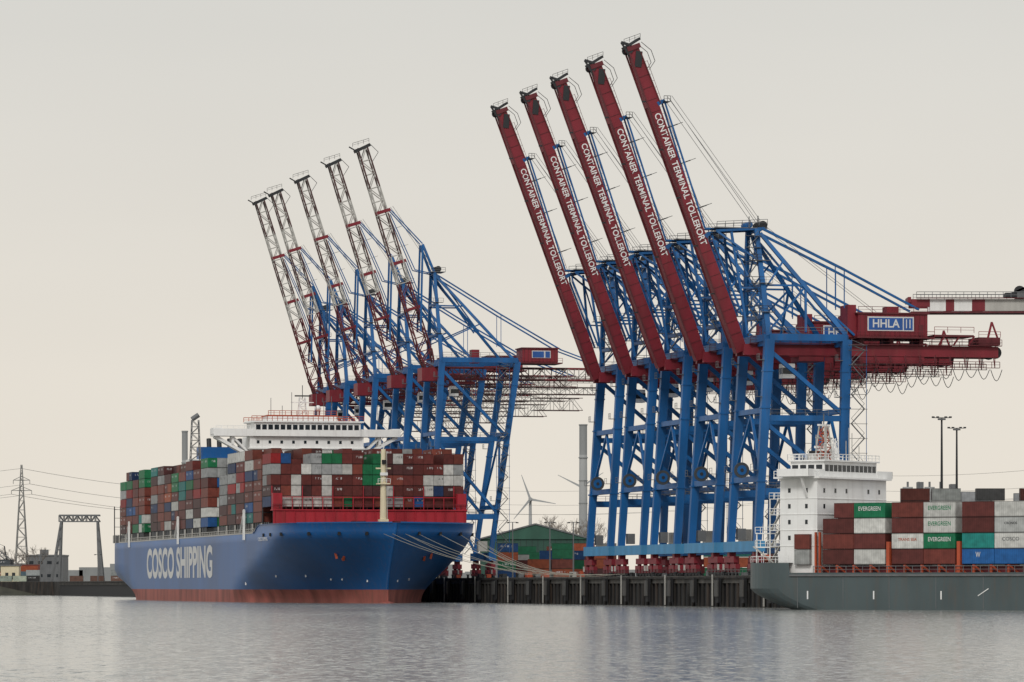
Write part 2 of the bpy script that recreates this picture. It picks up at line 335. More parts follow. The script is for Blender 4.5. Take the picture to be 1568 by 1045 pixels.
def make_box_crane():
    P={}
    m=MB(); portal(m,-2.2,0.3,14.4,15.6,51,36,9.6,9.0,1.62); P['portal_frame']=m.mesh('portal_frame')
    m=MB()
    for sy in (-1,1):
        m.box(-3.0,48,sy*2.6-.55,sy*2.6+.55,48.3,50.4,M_RED)
        m.rail((-2,sy*3.9,50.6),(48.5,sy*3.9,50.6),M_DRED,1.1,2)
        m.box(-2,48.5,sy*3.6-.45,sy*3.6+.45,50.45,50.58,M_DRED)
        m.box(17,48,sy*3.8-.4,sy*3.8+.4,46.2,46.3,M_DRED)
        m.rail((17,sy*4.1,46.3),(48,sy*4.1,46.3),M_DRED,1.1,1.6,.07)
        for x in range(17,49,3): m.beam((x,sy*3.2,48.4),(x,sy*4.1,46.2),.14,.14,M_DRED); m.beam((x,sy*4.1,46.2),(x,sy*4.1,48.6),.12,.12,M_DRED)
    for x in range(0,49,6): m.box(x-.4,x+.4,-2.0,2.0,49,50,M_RED)
    for x in (0,15.3): m.box(x-.7,x+.7,-9,9,50.7,52.0,M_BLUE)
    for i in range(12):
        x0=18+i*2.55; pr=None
        for k in range(7):
            t=k/6; pt=(x0+2.3*t,-4.4,45.9-2.0*math.sin(math.pi*t)*(.8+.3*((i*7)%3)/2))
            if pr: m.beam(pr,pt,.11,.11,M_DARK)
            pr=pt
    m.box(44,48.4,-3.2,3.2,50.7,52.2,M_DRED); m.rail((35,-3.4,53.0),(43,-3.4,53.0),M_RED)
    m.box(35,43,-3.3,3.3,52.2,52.6,M_DRED)
    for x in (36,39,42): m.beam((x,-3,50.6),(x+1.2,-3,52.4),.3,.3,M_RED)
    m.rail((44,-3.3,52.2),(48.4,-3.3,52.2),M_RED); m.beam((46,-2.8,52),(46.8,-2.8,55.2),.35,.35,M_RED); m.beam((48.4,-2.8,51),(46.8,-2.8,55.2),.3,.3,M_RED)
    for y in (-2,2): m.cyl((47.8,y-.2,49.3),(47.8,y+.2,49.3),1.2,M_DARK,16)
    m.box(8,13,-2.9,2.9,47.2,48.2,M_RED); m.box(5.2,7.6,-1.4,1.4,44.0,46.8,M_WHITE); m.box(5.15,7.65,-1.45,1.0,44.8,46.0,M_GLASS)
    P['girder']=m.mesh('girder')
    m=MB()
    m.box(19.5,33.4,-4.0,4.0,52.0,56.4,M_RED); m.box(19.2,33.7,-4.3,4.3,56.4,56.7,M_DRED)
    for i in range(14): m.box(19.8+i,19.9+i,-4.06,-4.0,52.2,56.3,M_DRED)
    m.box(17.8,19.5,-2.5,2.5,52,58.2,M_RED); m.box(26,28.4,-1.5,1.5,56.7,58,M_RED)
    m.box(19,34.5,-5.0,5.0,51.7,51.95,M_DRED); m.rail((19,-5,51.95),(34.5,-5,51.95),M_RED); m.rail((19.5,-4,56.7),(33.4,-4,56.7),M_DRED)
    for x in (20,26,32): m.box(x,x+.8,-3.3,3.3,50.6,51.7,M_DRED)
    m.box(21.3,30.6,-4.13,-4.07,53.1,55.9,M_LETTER); m.box(21.55,28.35,-4.17,-4.13,53.35,55.65,M_SIGN)
    m.box(28.6,30.35,-4.17,-4.13,53.35,55.65,M_SIGN); m.box(29.0,29.2,-4.2,-4.17,53.7,55.4,M_LETTER); m.box(29.7,29.9,-4.2,-4.17,53.7,55.4,M_LETTER)
    m.box(31.6,32.5,-4.1,-4.0,52.2,54.4,M_DRED)
    m.box(20,33,-3.2,3.2,47.0,48.2,M_RED)
    P['machinery_house']=m.mesh('machinery_house')
    m=MB()
    for sy in (-1,1):
        ax=(-.6,sy*3.0,72.4)
        m.beam((0.3,sy*8.6,51.6),ax,1.05,1.0,M_BLUE,.8,.8)
        m.beam((15.6,sy*8.6,52.0),(0.2,sy*3.0,71.6),.85,.8,M_BLUE,.65,.6)
        m.beam((8.6,sy*6.0,61.5),(0.0,sy*6.0,61.5),.36,.36,M_BLUE); m.beam((4.5,sy*4.6,66.5),(0.1,sy*6.2,60.5),.32,.32,M_BLUE)
        m.beam((8.4,sy*5.8,61.4),(7.6,sy*8.8,52.4),.42,.42,M_BLUE); m.beam((8.4,sy*5.8,61.4),(.4,sy*8.5,52.6),.36,.36,M_BLUE)
        m.beam((0.5,sy*2.9,72.6),(17,sy*2.9,64.9),.48,.4,M_BLUE); m.beam((17,sy*2.9,64.9),(32,sy*2.9,57.4),.42,.4,M_BLUE)
        m.beam((17,sy*2.9,64.9),(17,sy*2.9,57.5),.18,.18,M_BLUE); m.beam((15.2,sy*2.9,65.7),(15.2,sy*2.9,57.5),.16,.16,M_BLUE)
        m.beam((0.5,sy*2.6,71.5),(13,sy*3,57.5),.38,.38,M_BLUE); m.beam((13,sy*3,57.5),(19,sy*3,52.3),.38,.38,M_BLUE)
        m.beam((-8.4,sy*2.6,72.0),(1.2,sy*2.6,72.6),.45,.5,M_BLUE)
        m.beam((-8.4,sy*2.6,72.0),(-.2,sy*4.6,66),.36,.36,M_BLUE); m.beam((-5.4,sy*2.6,71.8),(-3,sy*5.5,52.2),.45,.45,M_BLUE)
        m.beam((-5.2,sy*2.9,70),(-1.8,sy*5,61),.28,.28,M_BLUE); m.beam((-4.0,sy*4.2,61),(0,sy*6.2,61),.28,.28,M_BLUE)
        m.rail((-8.4,sy*3.2,72.6),(1.6,sy*3.2,73.2),M_GREY,1.1,1.6)
        for z,h in ((61.8,6.1),(66.2,4.9),(56.2,7.6)):
            m.box(-2.4,1.6,sy*h-.8,sy*h+.8,z,z+.1,M_GREY); m.rail((-2.4,sy*h-.8,z+.1),(1.6,sy*h-.8,z+.1),M_DARK,1.1,1.3,.05)
    for z,y in ((72.3,3.4),(61.5,6.3),(55.5,7.8)): m.beam((0,-y,z),(0,y,z),.7,.7,M_BLUE)
    m.beam((0,-6.3,61.5),(0,3.1,72.0),.3,.3,M_BLUE); m.beam((0,-7.8,55.5),(0,6.3,61.5),.3,.3,M_BLUE); m.beam((0,6.3,61.5),(0,-3.1,72.0),.3,.3,M_BLUE)
    m.box(-8.6,1.8,-2.9,2.9,72.55,72.7,M_GREY)
    for y in (-2,-.7,.7,2): m.cyl((1.0,y-.15,73.2),(1.0,y+.15,73.2),.9,M_DARK,14); m.cyl((-1.6,y-.15,73.3),(-1.6,y+.15,73.3),.6,M_BLUE,14)
    m.beam((0.6,0,72.7),(0.6,0,75.2),.2,.2,M_GREY); m.beam((-2,-3,72.7),(-2,-3,74.8),.16,.16,M_GREY)
    stairs(m,-2.6,-4.4,52,71,2.0)
    for y in (-1,1): m.beam((1.2,y,73.6),(24,y,57),.07,.07,M_GREY)
    P['pylon_frame']=m.mesh('pylon_frame')
    m=MB(); H=Vector((-3.3,0,50.2)); T=Vector((-24.6,0,107.2)); d=(T-H).normalized(); nrm=Vector((-d.z,0,d.x))*-1
    if nrm.x<0: nrm=-nrm
    at=lambda t,o=0,y=0: H+(T-H)*t+nrm*o+Vector((0,y,0))
    U=(0,1,0)
    m.beam(at(-.02),at(.1),2.2,2.2,M_RED,2.6,2.4,up=U)
    m.beam(at(.1),at(.36),2.6,2.4,M_RED,2.15,2.4,up=U)
    m.beam(at(.36),at(.80),2.15,2.4,M_RED,2.1,2.4,up=U)
    m.beam(at(.80,.1),at(.985,.1),2.7,2.4,M_RED,2.0,2.3,up=U)
    m.beam(at(.80,1.35),at(.97,1.1),.2,2.8,M_DRED,up=U)
    for sy in (-1,1): m.beam(at(.0,-1.25,sy*1.45),at(.98,-1.1,sy*1.4),.28,.35,M_DRED,up=U)
    for i in range(24):
        t=.04+i*.039; m.beam(at(t,-1.05,-1.24),at(t,1.05,-1.24),.10,.06,M_DRED)
    m.beam(at(.985,.1),at(1.0,.1),2.7,3.0,M_DRED,up=U); m.beam(at(1.0,-1.5),at(1.012,1.9),.5,2.8,M_DARK,up=U)
    m.beam(at(1.02,-1.9,-1.3),at(1.0,-.2,-1.3),.5,.4,M_DARK); m.beam(at(.955,-1.0,-1.3),at(1.02,-1.9,-1.3),.35,.3,M_DARK)
    m.beam(at(.93,-.4,-1.26),at(.975,.9,-1.26),1.3,.1,M_DARK)
    for y in (-1.2,1.2): m.cyl(at(.99,-.9,y-.2),at(.99,-.9,y+.2),.8,M_DARK,12)
    for y in (-1.5,1.5):
        m.beam(at(1.0,1.8,y),at(.965,3.1,y),.1,.1,M_DARK);m.beam(at(.965,3.1,y),at(.93,3.1,y),.1,.1,M_DARK);m.beam(at(.93,3.1,y),at(.91,1.4,y),.1,.1,M_DARK)
    m.rail(at(1.012,-1.5,-1.4),at(1.012,1.9,-1.4),M_DARK,.9,.9,.05)
    for i in range(40):
        t=.1+i*.0215; m.beam(at(t,1.1,-1.1),at(t,1.8,-1.1),.06,.06,M_DRED)
    m.beam(at(.1,1.8,-1.1),at(.94,1.8,-1.1),.07,.07,M_DRED)
    for t in (.18,.34,.5,.66,.82): m.beam(at(t,-1.2,-1.3),at(t+.004,-2.0,-1.3),.3,.25,M_DARK)
    for t in (.80,.36):
        for sy in (-1,1): m.beam(at(t,.8,sy*1.1),at(t+.005,2.4,sy*1.1),.8,.35,M_BLUE,.5,.3)
        pz=at(t,2.4); m.box(pz.x-.5,pz.x+.9,-1.8,1.8,pz.z-.1,pz.z,M_DARK); m.rail(pz+Vector((-.4,-1.8,0)),pz+Vector((.9,-1.8,0)),M_DARK,1.0,.6,.06)
    P['boom']=m.mesh('boom')
    m=MB()
    for sy in (-1,1):
        k1=Vector((-10.3,sy*1.4,72.5)); y=Vector((0,sy*1.1,0))
        m.beam(at(.8,2.3)+y,k1,.3,.3,M_BLUE); m.beam(k1,(-1,sy*1.6,72.4),.3,.3,M_BLUE)
        m.beam(at(.36,2.3)+y,(-8.6,sy*1.4,70.0),.28,.3,M_BLUE); m.beam((-8.6,sy*1.4,70.0),(-3,sy*1.7,56),.35,.35,M_BLUE)
        m.beam(at(.8,3.3)+y*1.5,(-.3,sy*1.3,73.9),.08,.08,M_GREY); m.beam(at(.81,3.9)+y*1.3,(.8,sy*1.0,74.2),.07,.07,M_GREY)
        for t in (.45,.6,.72): m.beam(at(t,1.0)+y,at(t,3.2)+y,.2,.2,M_DARK); m.beam(at(t,3.0)+y,at(t,4.3)+y,.1,.1,M_DARK)
    P['forestays']=m.mesh('forestays')
    return P,at,d,nrm
BP,at,bd,bn=make_box_crane()
def place(P,X,Y):
    e=empty('container_crane',(X,Y,0),ROT)
    for k,me in P.items(): link(me,k,e)
    return e
for i,Y in enumerate((866,895.3,925,952.5,980.5)):
    e=place(BP,rail_x(Y)+.3,Y)
    text('CONTAINER TERMINAL TOLLERORT','boom_lettering',e,at(.555,-.0,-1.235),-bd,bn,1.25,26.6,M_WHITE,.014)
    text('HHLA','house_sign_lettering',e,(24.95,-4.19,54.5),(1,0,0),(0,0,1),1.6,5.4,M_LETTER,.02)

def make_lattice_crane():
    P={}
    m=MB(); portal(m,-2.0,1.0,13.8,21.0,62,42,9.6,9.0,1.35)
    m.beam((13.8,9.6,12.5),(1,9,40),.6,.6,M_BLUE)
    P['portal_frame']=m.mesh('portal_frame')
    m=MB()
    m.lattice((-1,0,59.3),(48,0,59.3),2.6,1.5,16,.34,lambda t:(M_DRED,M_DRED) if t<.5 else ((M_RED,M_LGREY) if int(t*12)%2 else (M_BROWN,M_BROWN)),br=.2)
    for sy in (-1,1):
        m.box(0,48,sy*3.9-.4,sy*3.9+.4,57.3,57.4,M_BROWN); m.rail((0,sy*4.2,57.4),(48,sy*4.2,57.4),M_BROWN,1.2,1.6,.07)
    m.lattice((22,0,55.0),(46,0,55.0),2.2,.9,10,.18,lambda t:(M_BROWN,M_LGREY),br=.13)
    m.lattice((27,0,51.5),(40,0,51.5),2.0,1.6,5,.18,lambda t:(M_BROWN,M_LGREY),br=.13)
    m.box(-3,3.4,-3.0,3.0,57.2,60.6,M_RED)
    m.box(7,11,-3,3,56.4,57.2,M_RED); m.box(5,7,-1.3,1.3,53.4,56,M_WHITE); m.box(4.95,7.05,-1.35,.9,54.1,55.2,M_GLASS)
    for x in (1,20.8): m.box(x-.6,x+.6,-9,9,61.2,62.6,M_BLUE)
    P['girder']=m.mesh('girder')
    m=MB()
    m.box(23.5,33.0,-3.6,3.6,62.3,65.8,M_RED); m.box(23.2,33.3,-3.9,3.9,65.8,66.1,M_DRED); m.box(26.0,31,-3.72,-3.66,63.3,65.3,M_LETTER); m.box(26.2,29.2,-3.76,-3.72,63.5,65.1,M_SIGN); m.box(29.6,30.8,-3.76,-3.72,63.5,65.1,M_SIGN)
    m.box(22.5,34,-4.6,4.6,61.9,62.2,M_DRED); m.rail((22.5,-4.6,62.2),(34,-4.6,62.2),M_RED); m.box(10.5,12.5,-1.5,1.5,62,65.5,M_RED)
    for i in range(9): m.box(24+i,24.1+i,-3.65,-3.6,62.4,65.7,M_DRED)
    P['machinery_house']=m.mesh('machinery_house')
    m=MB()
    for sy in (-1,1):
        m.beam((1,sy*8.7,62),(0.4,sy*2.4,85.2),.95,.9,M_BLUE,.7,.7)
        m.beam((0.4,sy*2.4,85.2),(-2.6,sy*1.8,92.6),.6,.55,M_BLUE)
        m.beam((-2.6,sy*1.8,92.6),(-3.2,sy*2.2,70),.45,.5,M_BLUE)
        m.beam((0.6,sy*2.4,84.6),(20.5,sy*7,62.6),.65,.6,M_BLUE); m.beam((7.5,sy*3.9,76.6),(.8,sy*4.6,76.6),.35,.35,M_BLUE)
        m.beam((12,sy*5,72),(1,sy*7.4,67),.3,.3,M_BLUE)
        m.beam((0.6,sy*2.4,85),(18,sy*2.6,74.6),.35,.3,M_BLUE); m.beam((18,sy*2.6,74.6),(34,sy*2.8,65.6),.35,.3,M_BLUE)
        m.beam((34,sy*2.8,65.6),(47.5,sy*2.6,60.8),.3,.3,M_BLUE)
        m.beam((18,sy*2.6,74.6),(18,sy*2.6,66.5),.14,.14,M_BLUE)
        m.beam((1.4,sy*2.0,84.4),(12,sy*3,70),.3,.3,M_BLUE)
    for z,y in ((85,2.9),(77,4.8),(69,7.0)): m.beam((.5,-y,z),(.5,y,z),.6,.6,M_BLUE)
    m.beam((.5,-7,69),(.5,4.8,77),.3,.3,M_BLUE); m.beam((.5,-4.8,77),(.5,2.6,85),.3,.3,M_BLUE)
    m.box(-.6,3.2,-3,3,85.4,85.55,M_GREY); m.rail((-.6,-3,85.5),(3.2,-3,85.5),M_GREY)
    for z,h in ((77.4,4.6),(69.3,6.8)): m.box(-1.8,2.2,-h-.8,-h+.8,z,z+.1,M_GREY); m.rail((-1.8,-h-.8,z),(2.2,-h-.8,z),M_DARK,1.1,1.3,.05)
    for y in (-1.5,1.5): m.cyl((1.6,y-.15,86.3),(1.6,y+.15,86.3),.8,M_DARK,14)
    P['pylon_frame']=m.mesh('pylon_frame')
    m=MB(); H=Vector((0.4,0,58.0));T=Vector((-18.4,0,117.6)); d=(T-H).normalized(); n_=Vector((d.z,0,-d.x))
    at=lambda t,o=0,y=0: H+(T-H)*t+n_*o+Vector((0,y,0))
    m.lattice(at(0),at(.12),1.4,.9,3,.45,lambda t:(M_DRED,M_DRED),hw2=1.6,hd2=1.7,br=.28)
    def lm(t):
        if t<.30: return (M_DRED,M_DRED)
        return (M_BROWN,M_LGREY) if int(t*9)%3 else (M_LGREY,M_LGREY)
    m.lattice(at(.12),at(1),1.6,1.6,15,.34,lm,hw2=1.3,hd2=1.25,br=.22)
    for t in (.30,.50,.72): m.beam(at(t,-1.5),at(t,2.2),.8,3.2,M_RED)
    m.beam(at(.99,-2.0),at(1.0,2.2),.8,3.0,M_DARK,up=(0,1,0)); m.beam(at(.985,-1.6,-1.4),at(1.015,-3.4,-1.4),.3,.3,M_DARK)
    m.beam(at(1,2.2,-1.4),at(.96,3.6,-1.4),.12,.12,M_DARK); m.beam(at(.96,3.6,-1.4),at(.93,1.4,-1.4),.12,.12,M_DARK); m.rail(at(1.01,-2.5,-1.4),at(1.01,2.0,-1.4),M_DARK,1.0,1.2)
    for sy in (-1,1): m.beam(at(0,-1.6,sy*1.6),at(.98,-1.25,sy*1.35),.24,.24,M_DARK)
    P['boom']=m.mesh('boom')
    m=MB()
    for sy in (-1,1):
        m.beam(at(.72,2.2,sy*1.2),(-2.6,sy*1.6,92.8),.26,.26,M_BLUE); m.beam(at(.70,1.8,sy*1.2),(-4.6,sy*1.6,86),.22,.22,M_BLUE)
        m.beam((-4.6,sy*1.6,86),(.2,sy*1.8,85),.25,.25,M_BLUE)
        m.beam(at(.5,2.2,sy*1.2),(-3.6,sy*1.6,80),.22,.22,M_BLUE); m.beam((-3.6,sy*1.6,80),at(.30,2.2,sy*1.2),.22,.22,M_BLUE)
        m.beam(at(.73,3,sy*1.5),(.3,sy*1,86.8),.08,.08,M_GREY)
        for t in (.56,.64): m.beam(at(t,0,sy*1.3),at(t,4.0,sy*1.3),.12,.12,M_LGREY)
    P['forestays']=m.mesh('forestays')
    return P
LP=make_lattice_crane()
for Y in (1170,1211,1259,1302,1330): place(LP,rail_x(Y),Y)

# ------------------------------------------------------------ large container ship
SH=empty('container_ship',(-34.9,1090,0),ROT)
B=24.1
def smooth(t): t=max(0,min(1,t)); return t*t*(3-2*t)
def ys(z): 
    t=max(0,min(1,(z-3)/15)); return -25.5-11.5*t**1.3
def ye(z): return 284+16*smooth((z-0)/7)
def Lb(z): return 88-54*smooth(z/17)
def pp(z): return 1.55+1.35*smooth(z/18)
def hb(y,z):
    z=min(z,18.6)
    t=max(0,min(1,(y-ys(z))/Lb(z))); bb=1-(1-t)**pp(z)
    s=max(0,min(1,(ye(z)-y)/(26 if z>8 else 60))); tb=.62+.3*smooth(z/9)
    return max(.25,B*bb*(tb+(1-tb)*(1-(1-s)**2)))
zs=[-2,0,.8,1.6,2.4,3.2,3.201,5,7,9,11,13,15,17,18.6]
NS=90
gk=[]
for i in range(NS+1):
    t=i/NS; gk.append(t**1.9 if t<.6 else None)
t6=.6**1.9
for i in range(NS+1):
    if gk[i] is None: t=(i/NS-.6)/.4; gk[i]=t6+(1-t6)*(1-(1-t)**1.25)
vs=[];row=2*(NS+1)
for z in zs:
    for sx in (-1,1):
        for k in gk:
            y=ys(z)+(ye(z)-ys(z))*k; zz=z
            if z==18.6: zz=17.0+1.9*smooth((24-y)/9)+.02
            zb=hb(y,z if z<18 else 17+1.6*smooth((24-y)/9))
            vs.append((sx*zb,y,zz))
hm=MB()
for r in range(len(zs)-1):
    mt=M_HULLR if zs[r+1]<=3.2 else M_HULLB
    fs=[]
    for k in range(NS):
        a=r*row+k; fs.append((a,a+1,a+row+1,a+row)); a+=NS+1; fs.append((a+1,a,a+row,a+row+1))
    a=r*row; fs.append((a+NS+1,a,a+row,a+row+NS+1)); a=r*row+NS; fs.append((a,a+NS+1,a+row+NS+1,a+row))
    if r==0: hm.v+=vs
    for f in fs: hm.f.append(list(f)); hm.m.append(hm.mi(mt))
r=len(zs)-2
for k in range(NS):
    a=r*row+k; hm.f.append([a,a+1,a+NS+2,a+NS+1]); hm.m.append(hm.mi(M_DRED))
hm.obj('hull',SH,True)
m=MB()
m.add([( 2.3*math.cos(a)*c, -25-6*s_, -1.6+2.1*math.sin(a)*c) for s_,c in ((-.4,1),(.2,1),(.6,.8),(.85,.5),(1,.05)) for a in [2*math.pi*i/12 for i in range(12)]],
      [(j*12+i,j*12+(i+1)%12,(j+1)*12+(i+1)%12,(j+1)*12+i) for j in range(4) for i in range(12)],M_HULLR)
for sx in (-1,1):
    y=-20; z=11.5; x=hb(y,z)*sx
    m.cyl((x*.93,y+.4,z+1.6),(x*1.0+sx*.35,y-.3,z+1.3),1.15,M_HULLB,12)
    m.beam((x*1.0+sx*.2,y-.3,z+1.3),(x*.95+sx*.25,y-.5,z-1.0),.5,.5,M_ORANGE)
    x2=hb(y,z-1.2)*sx
    m.beam((x2+sx*.2,y-1.3,z-.3),(x2+sx*.25,y-.5,z-1.3),.5,.5,M_ORANGE); m.beam((x2+sx*.45,y+.6,z-.3),(x2+sx*.25,y-.5,z-1.3),.5,.5,M_ORANGE)
for sx in (-1,1):
    for y in (-32,-28,-22,-12,-2,8):
        x=hb(y,16.4)*sx; m.box(x-.3,x+.3,y-.6,y+.6,16.0,16.8,M_BLACK)
for y,z in ((40,4.3),(0,6.2),(14,6.2),(-12,5.4),(-20,5.0),(-8,5.4)):
    x=-hb(y,z+.5); m.box(x-.14,x+.1,y,y+.7,z,z+.9 if y!=40 else 8.6,M_WHITE)
for y,z in ((-21,5.0),(-14,5.4)):
    x=hb(y,z+.5); m.box(x-.1,x+.14,y,y+.7,z,z+.9,M_WHITE)
pr={}
for y in [-36.5,-35,-33,-30,-27,-24,-20,-16,-12,-8,-4,0,4,8,12,15,18,21,24]:
    z=17.05+1.9*smooth((24-y)/9)
    for sx in (-1,1):
        p=Vector((sx*hb(y,17+1.6*smooth((24-y)/9)),y,z))
        if sx in pr: m.beam(pr[sx],p,.35,.14,M_HULLB)
        pr[sx]=p
m.obj('bow_fittings',SH)
m=MB()
m.cyl((0,-20,17),(0,-20,36.6),.85,M_CREAM,12,.55); m.beam((-1.8,-20,32),(1.8,-20,32),.35,.35,M_CREAM); m.box(-1.5,1.5,-21.2,-18.8,28.2,28.5,M_CREAM)
m.box(-1.1,1.1,-21,-19,17,19.9,M_CREAM); m.rail((-1.5,-21.2,28.5),(1.5,-21.2,28.5),M_WHITE,1,1); m.box(-.5,.5,-20.9,-20.7,33,34,M_BLACK); m.beam((0,-20,36.5),(0,-20,38.4),.15,.15,M_WHITE)
m.beam((.9,-20.4,19),(.7,-20.4,36),.12,.3,M_LGREY); m.box(-.9,.9,-21,-20.6,30.3,31,M_WHITE)
for sx in (-1,1): m.box(sx*5-1.5,sx*5+1.5,-16,-13,17,19.6,M_DRED); m.cyl((sx*6,-10,18.4),(sx*9,-10,18.4),1.1,M_DRED,12)
m.obj('foremast_and_windlass',SH)
m=MB()
m.box(-23.7,23.7,-3.4,-2.9,17.02,22.2,M_SHIPRED)
for i in range(20):
    x=-23.4+i*2.46; m.box(x-.08,x+.08,-3.7,-3.4,17.05,22.0,M_SHIPRED)
m.box(-23.9,23.9,-3.7,-.6,22.2,22.5,M_SHIPRED); m.rail((-23.9,-3.6,22.5),(23.9,-3.6,22.5),M_DRED,1.2,1.6,.08)
for i in range(20):
    x=-23.6+i*2.484; m.box(x-.09,x+.09,-.9,-.6,22.5,25.6 if i%3 else 28.2,M_SHIPRED)
m.box(-23.7,23.7,-.95,-.55,25.4,25.6,M_SHIPRED)
for sx in (-1,1): m.box(sx*22.6-1.1,sx*22.6+1.1,-3.2,-.95,22.5,26.4,M_SHIPRED); m.rail((sx*22.6-1.1,-3.2,26.4),(sx*22.6+1.1,-3.2,26.4),M_DRED,1,1)
m.obj('breakwater',SH)
cb=CB(); m=MB()
m.box(-22.2,22.2,-.5,297,17.02,19.4,M_DARK)
bays=[];y=0.0
while y<296-12:
    if 82<y<98: y=100.5
    if 208<y<222: y=222
    bays.append(y); y+=13.7
CW,CH=2.42,2.6
WH=(.56,.56,.53)
for bi,y in enumerate(bays):
    base=23.2 if bi==0 else 19.6; top=5 if bi==0 else 7
    if bi==len(bays)-1: top=6
    last=None; prevcol=[None]*9
    for c in range(19):
        x=-23.75+c*2.5
        if y>245 and abs(x+1.2)>hb(y+13,16)-1.0: continue
        h=top+random.choice([0,0,0,-1])
        if bi==0: h=top-(1 if c in (2,3,9,16) else 0)
        if bi in (1,2): h=top-(1 if random.random()<.4 else 0)
        if bi>3 and c==0 and random.random()<.35: h-=random.choice([1,2])
        for t in range(h):
            exposed = c<4 or t>=4 or bi<=1 or bi==len(bays)-1 or c>15
            z=base+t*CH
            r_=random.random()
            if r_<.28 and last: col=last
            elif r_<.6 and prevcol[t]: col=prevcol[t]
            else: col=rcol()
            if bi==0:
                if 5<=c<=13 and random.random()<.45: col=random.choice([PAL[0][0],PAL[1][0],PAL[2][0]])
                if c in (0,1,4,5) and t in (1,2,3) and random.random()<.35: col=WH
                if c in (9,10) and 2<=t<=3: col=(.008,.16,.06)
                if c in (15,16,17) and t==2: col=WH
            last=col; prevcol[t]=col
            if not exposed and t<h-1: continue
            hh=CH-.09
            if random.random()<.3:
                cb.add(x,y,z,CW,6.05,hh,col); cb.add(x,y+6.14,z,CW,6.05,hh,col if random.random()<.5 else None)
            else: cb.add(x,y,z,CW,12.19,hh,col)
    yy=y+12.95
    for z in (21.9,24.6,27.2): m.box(-23.6,23.6,yy-.3,yy+.3,z,z+.12,M_DARK)
    for c in range(20):
        x=-23.6+c*2.484; m.box(x-.12,x+.12,yy-.28,yy+.28,17.05,28.2,M_DARK)
    for sx in (-1,1):
        m.box(sx*23.9-.15,sx*23.9+.15,yy-.4,yy+.4,17.05,19.4,M_LGREY)
        for k in (3,6.1,9): m.box(sx*23.8-.1,sx*23.8+.1,y+k-.15,y+k+.15,17.05,19.5,M_GREY)
m.rail((-23.9,24,17.02),(-23.9,272,17.02),M_LGREY,1.1,3,.1); m.rail((23.9,24,17.02),(23.9,272,17.02),M_WHITE,1.1,3,.09)
m.box(-24.14,-23.9,26,275,16.95,17.3,M_LGREY)
m.obj('lashing_bridges',SH); cb.obj('deck_containers',SH)
m=MB(); y0,y1=85.5,98
m.box(-15,15,y0,y1,17.1,43.0,M_WHITE); m.box(-15.4,15.4,y0-.5,y1,39.7,40.0,M_WHITE)
m.box(-14,14,y0-1.2,y1-1,43.0,46.6,M_WHITE)
m.box(-24.6,24.6,y0-.6,y0+5.2,43.0,43.5,M_WHITE); m.box(-24.6,24.6,y0-.75,y0-.6,43.0,44.9,M_WHITE); m.box(-24.7,-24.5,y0-.7,y0+5,43.5,44.9,M_WHITE); m.box(24.5,24.7,y0-.7,y0+5,43.5,44.9,M_WHITE)
m.box(-14.8,14.8,y0-1.8,y1-.6,46.6,47.0,M_WHITE)
for i in range(17):
    x=-13.6+i*1.62; m.box(x,x+1.2,y0-1.24,y0-1.18,44.7,46.0,M_GLASS)
for i in range(9):
    x=-13.2+i*3.1; m.box(x,x+.7,y0-.04,y0+.02,41.1,41.9,M_GLASS)
for sx in (-1,1):
    m.beam((sx*24,y0+2,42.9),(sx*15,y0+2,38.0),.8,3.5,M_WHITE); m.beam((sx*19.4,y0+2,43),(sx*19.4,y0+2,40.6),.7,3.5,M_WHITE); m.beam((sx*15.5,y0+2,39),(sx*19.4,y0+2,42.8),.5,3.4,M_WHITE)
    m.box(sx*23.6-1.1,sx*23.6+1.1,y0-.6,y0+3.8,44.9,45.1,M_WHITE)
m.rail((-14.8,y0-1.8,47),(14.8,y0-1.8,47),M_ORANGE,1.2,1.3,.1); m.rail((-14.8,y1-1,47),(14.8,y1-1,47),M_ORANGE,1.2,1.3,.1)
m.box(-10,8,y0+1,y1-2,47,48.4,M_WHITE); m.box(-10.3,8.3,y0+.8,y1-1.8,48.4,48.6,M_ORANGE); m.rail((-10,y0+1,48.6),(8,y0+1,48.6),M_ORANGE,1.1,1.4,.09)
m.rail((-24,y0-.6,44.9),(-15,y0-.6,44.9),M_WHITE,.8,1.4,.07)
m.obj('superstructure',SH)
def dome(m,c,r,mat):
    rings=[(math.cos(a)*r,math.sin(a)*r) for a in (-.9,-.4,.1,.6,1.1,1.5)]
    m.add([(c[0]+R*math.cos(2*math.pi*i/12),c[1]+R*math.sin(2*math.pi*i/12),c[2]+Z) for R,Z in rings for i in range(12)],
      [(j*12+i,j*12+(i+1)%12,(j+1)*12+(i+1)%12,(j+1)*12+i) for j in range(5) for i in range(12)],mat)
m=MB()
m.lattice((-.5,y0+4,48.6),(-.5,y0+4,53.4),1.1,1.1,4,.18,lambda t:(M_WHITE,M_WHITE),hw2=.7,hd2=.7)
m.beam((-3.5,y0+4,52),(2.5,y0+4,52),.2,.2,M_WHITE); m.beam((-2.6,y0+3.6,53.7),(1.6,y0+3.6,53.7),.35,.3,M_DARK); m.beam((-.5,y0+4,53),(-.5,y0+4,56.5),.16,.16,M_DARK)
for x,h in ((-9,4.5),(-6,2.5),(-3.5,6),(3,5.5),(5,3.6),(7,5),(11,3)): m.beam((x,y0+3,47.5),(x,y0+3,48.6+h),.13,.13,M_GREY)
m.cyl((4,y0+6,48.6),(4,y0+6,50),.2,M_WHITE); dome(m,(4,y0+6,50.6),.8,M_WHITE)
m.lattice((-21.5,y1+40,38),(-21.5,y1+40,49),1.3,1.3,6,.2,lambda t:(M_GREY,M_GREY),hw2=.9,hd2=.9); m.cyl((-22.4,y1+40,49.2),(-20.6,y1+40,50.4),.7,M_GREY,10)
m.obj('radar_mast',SH)
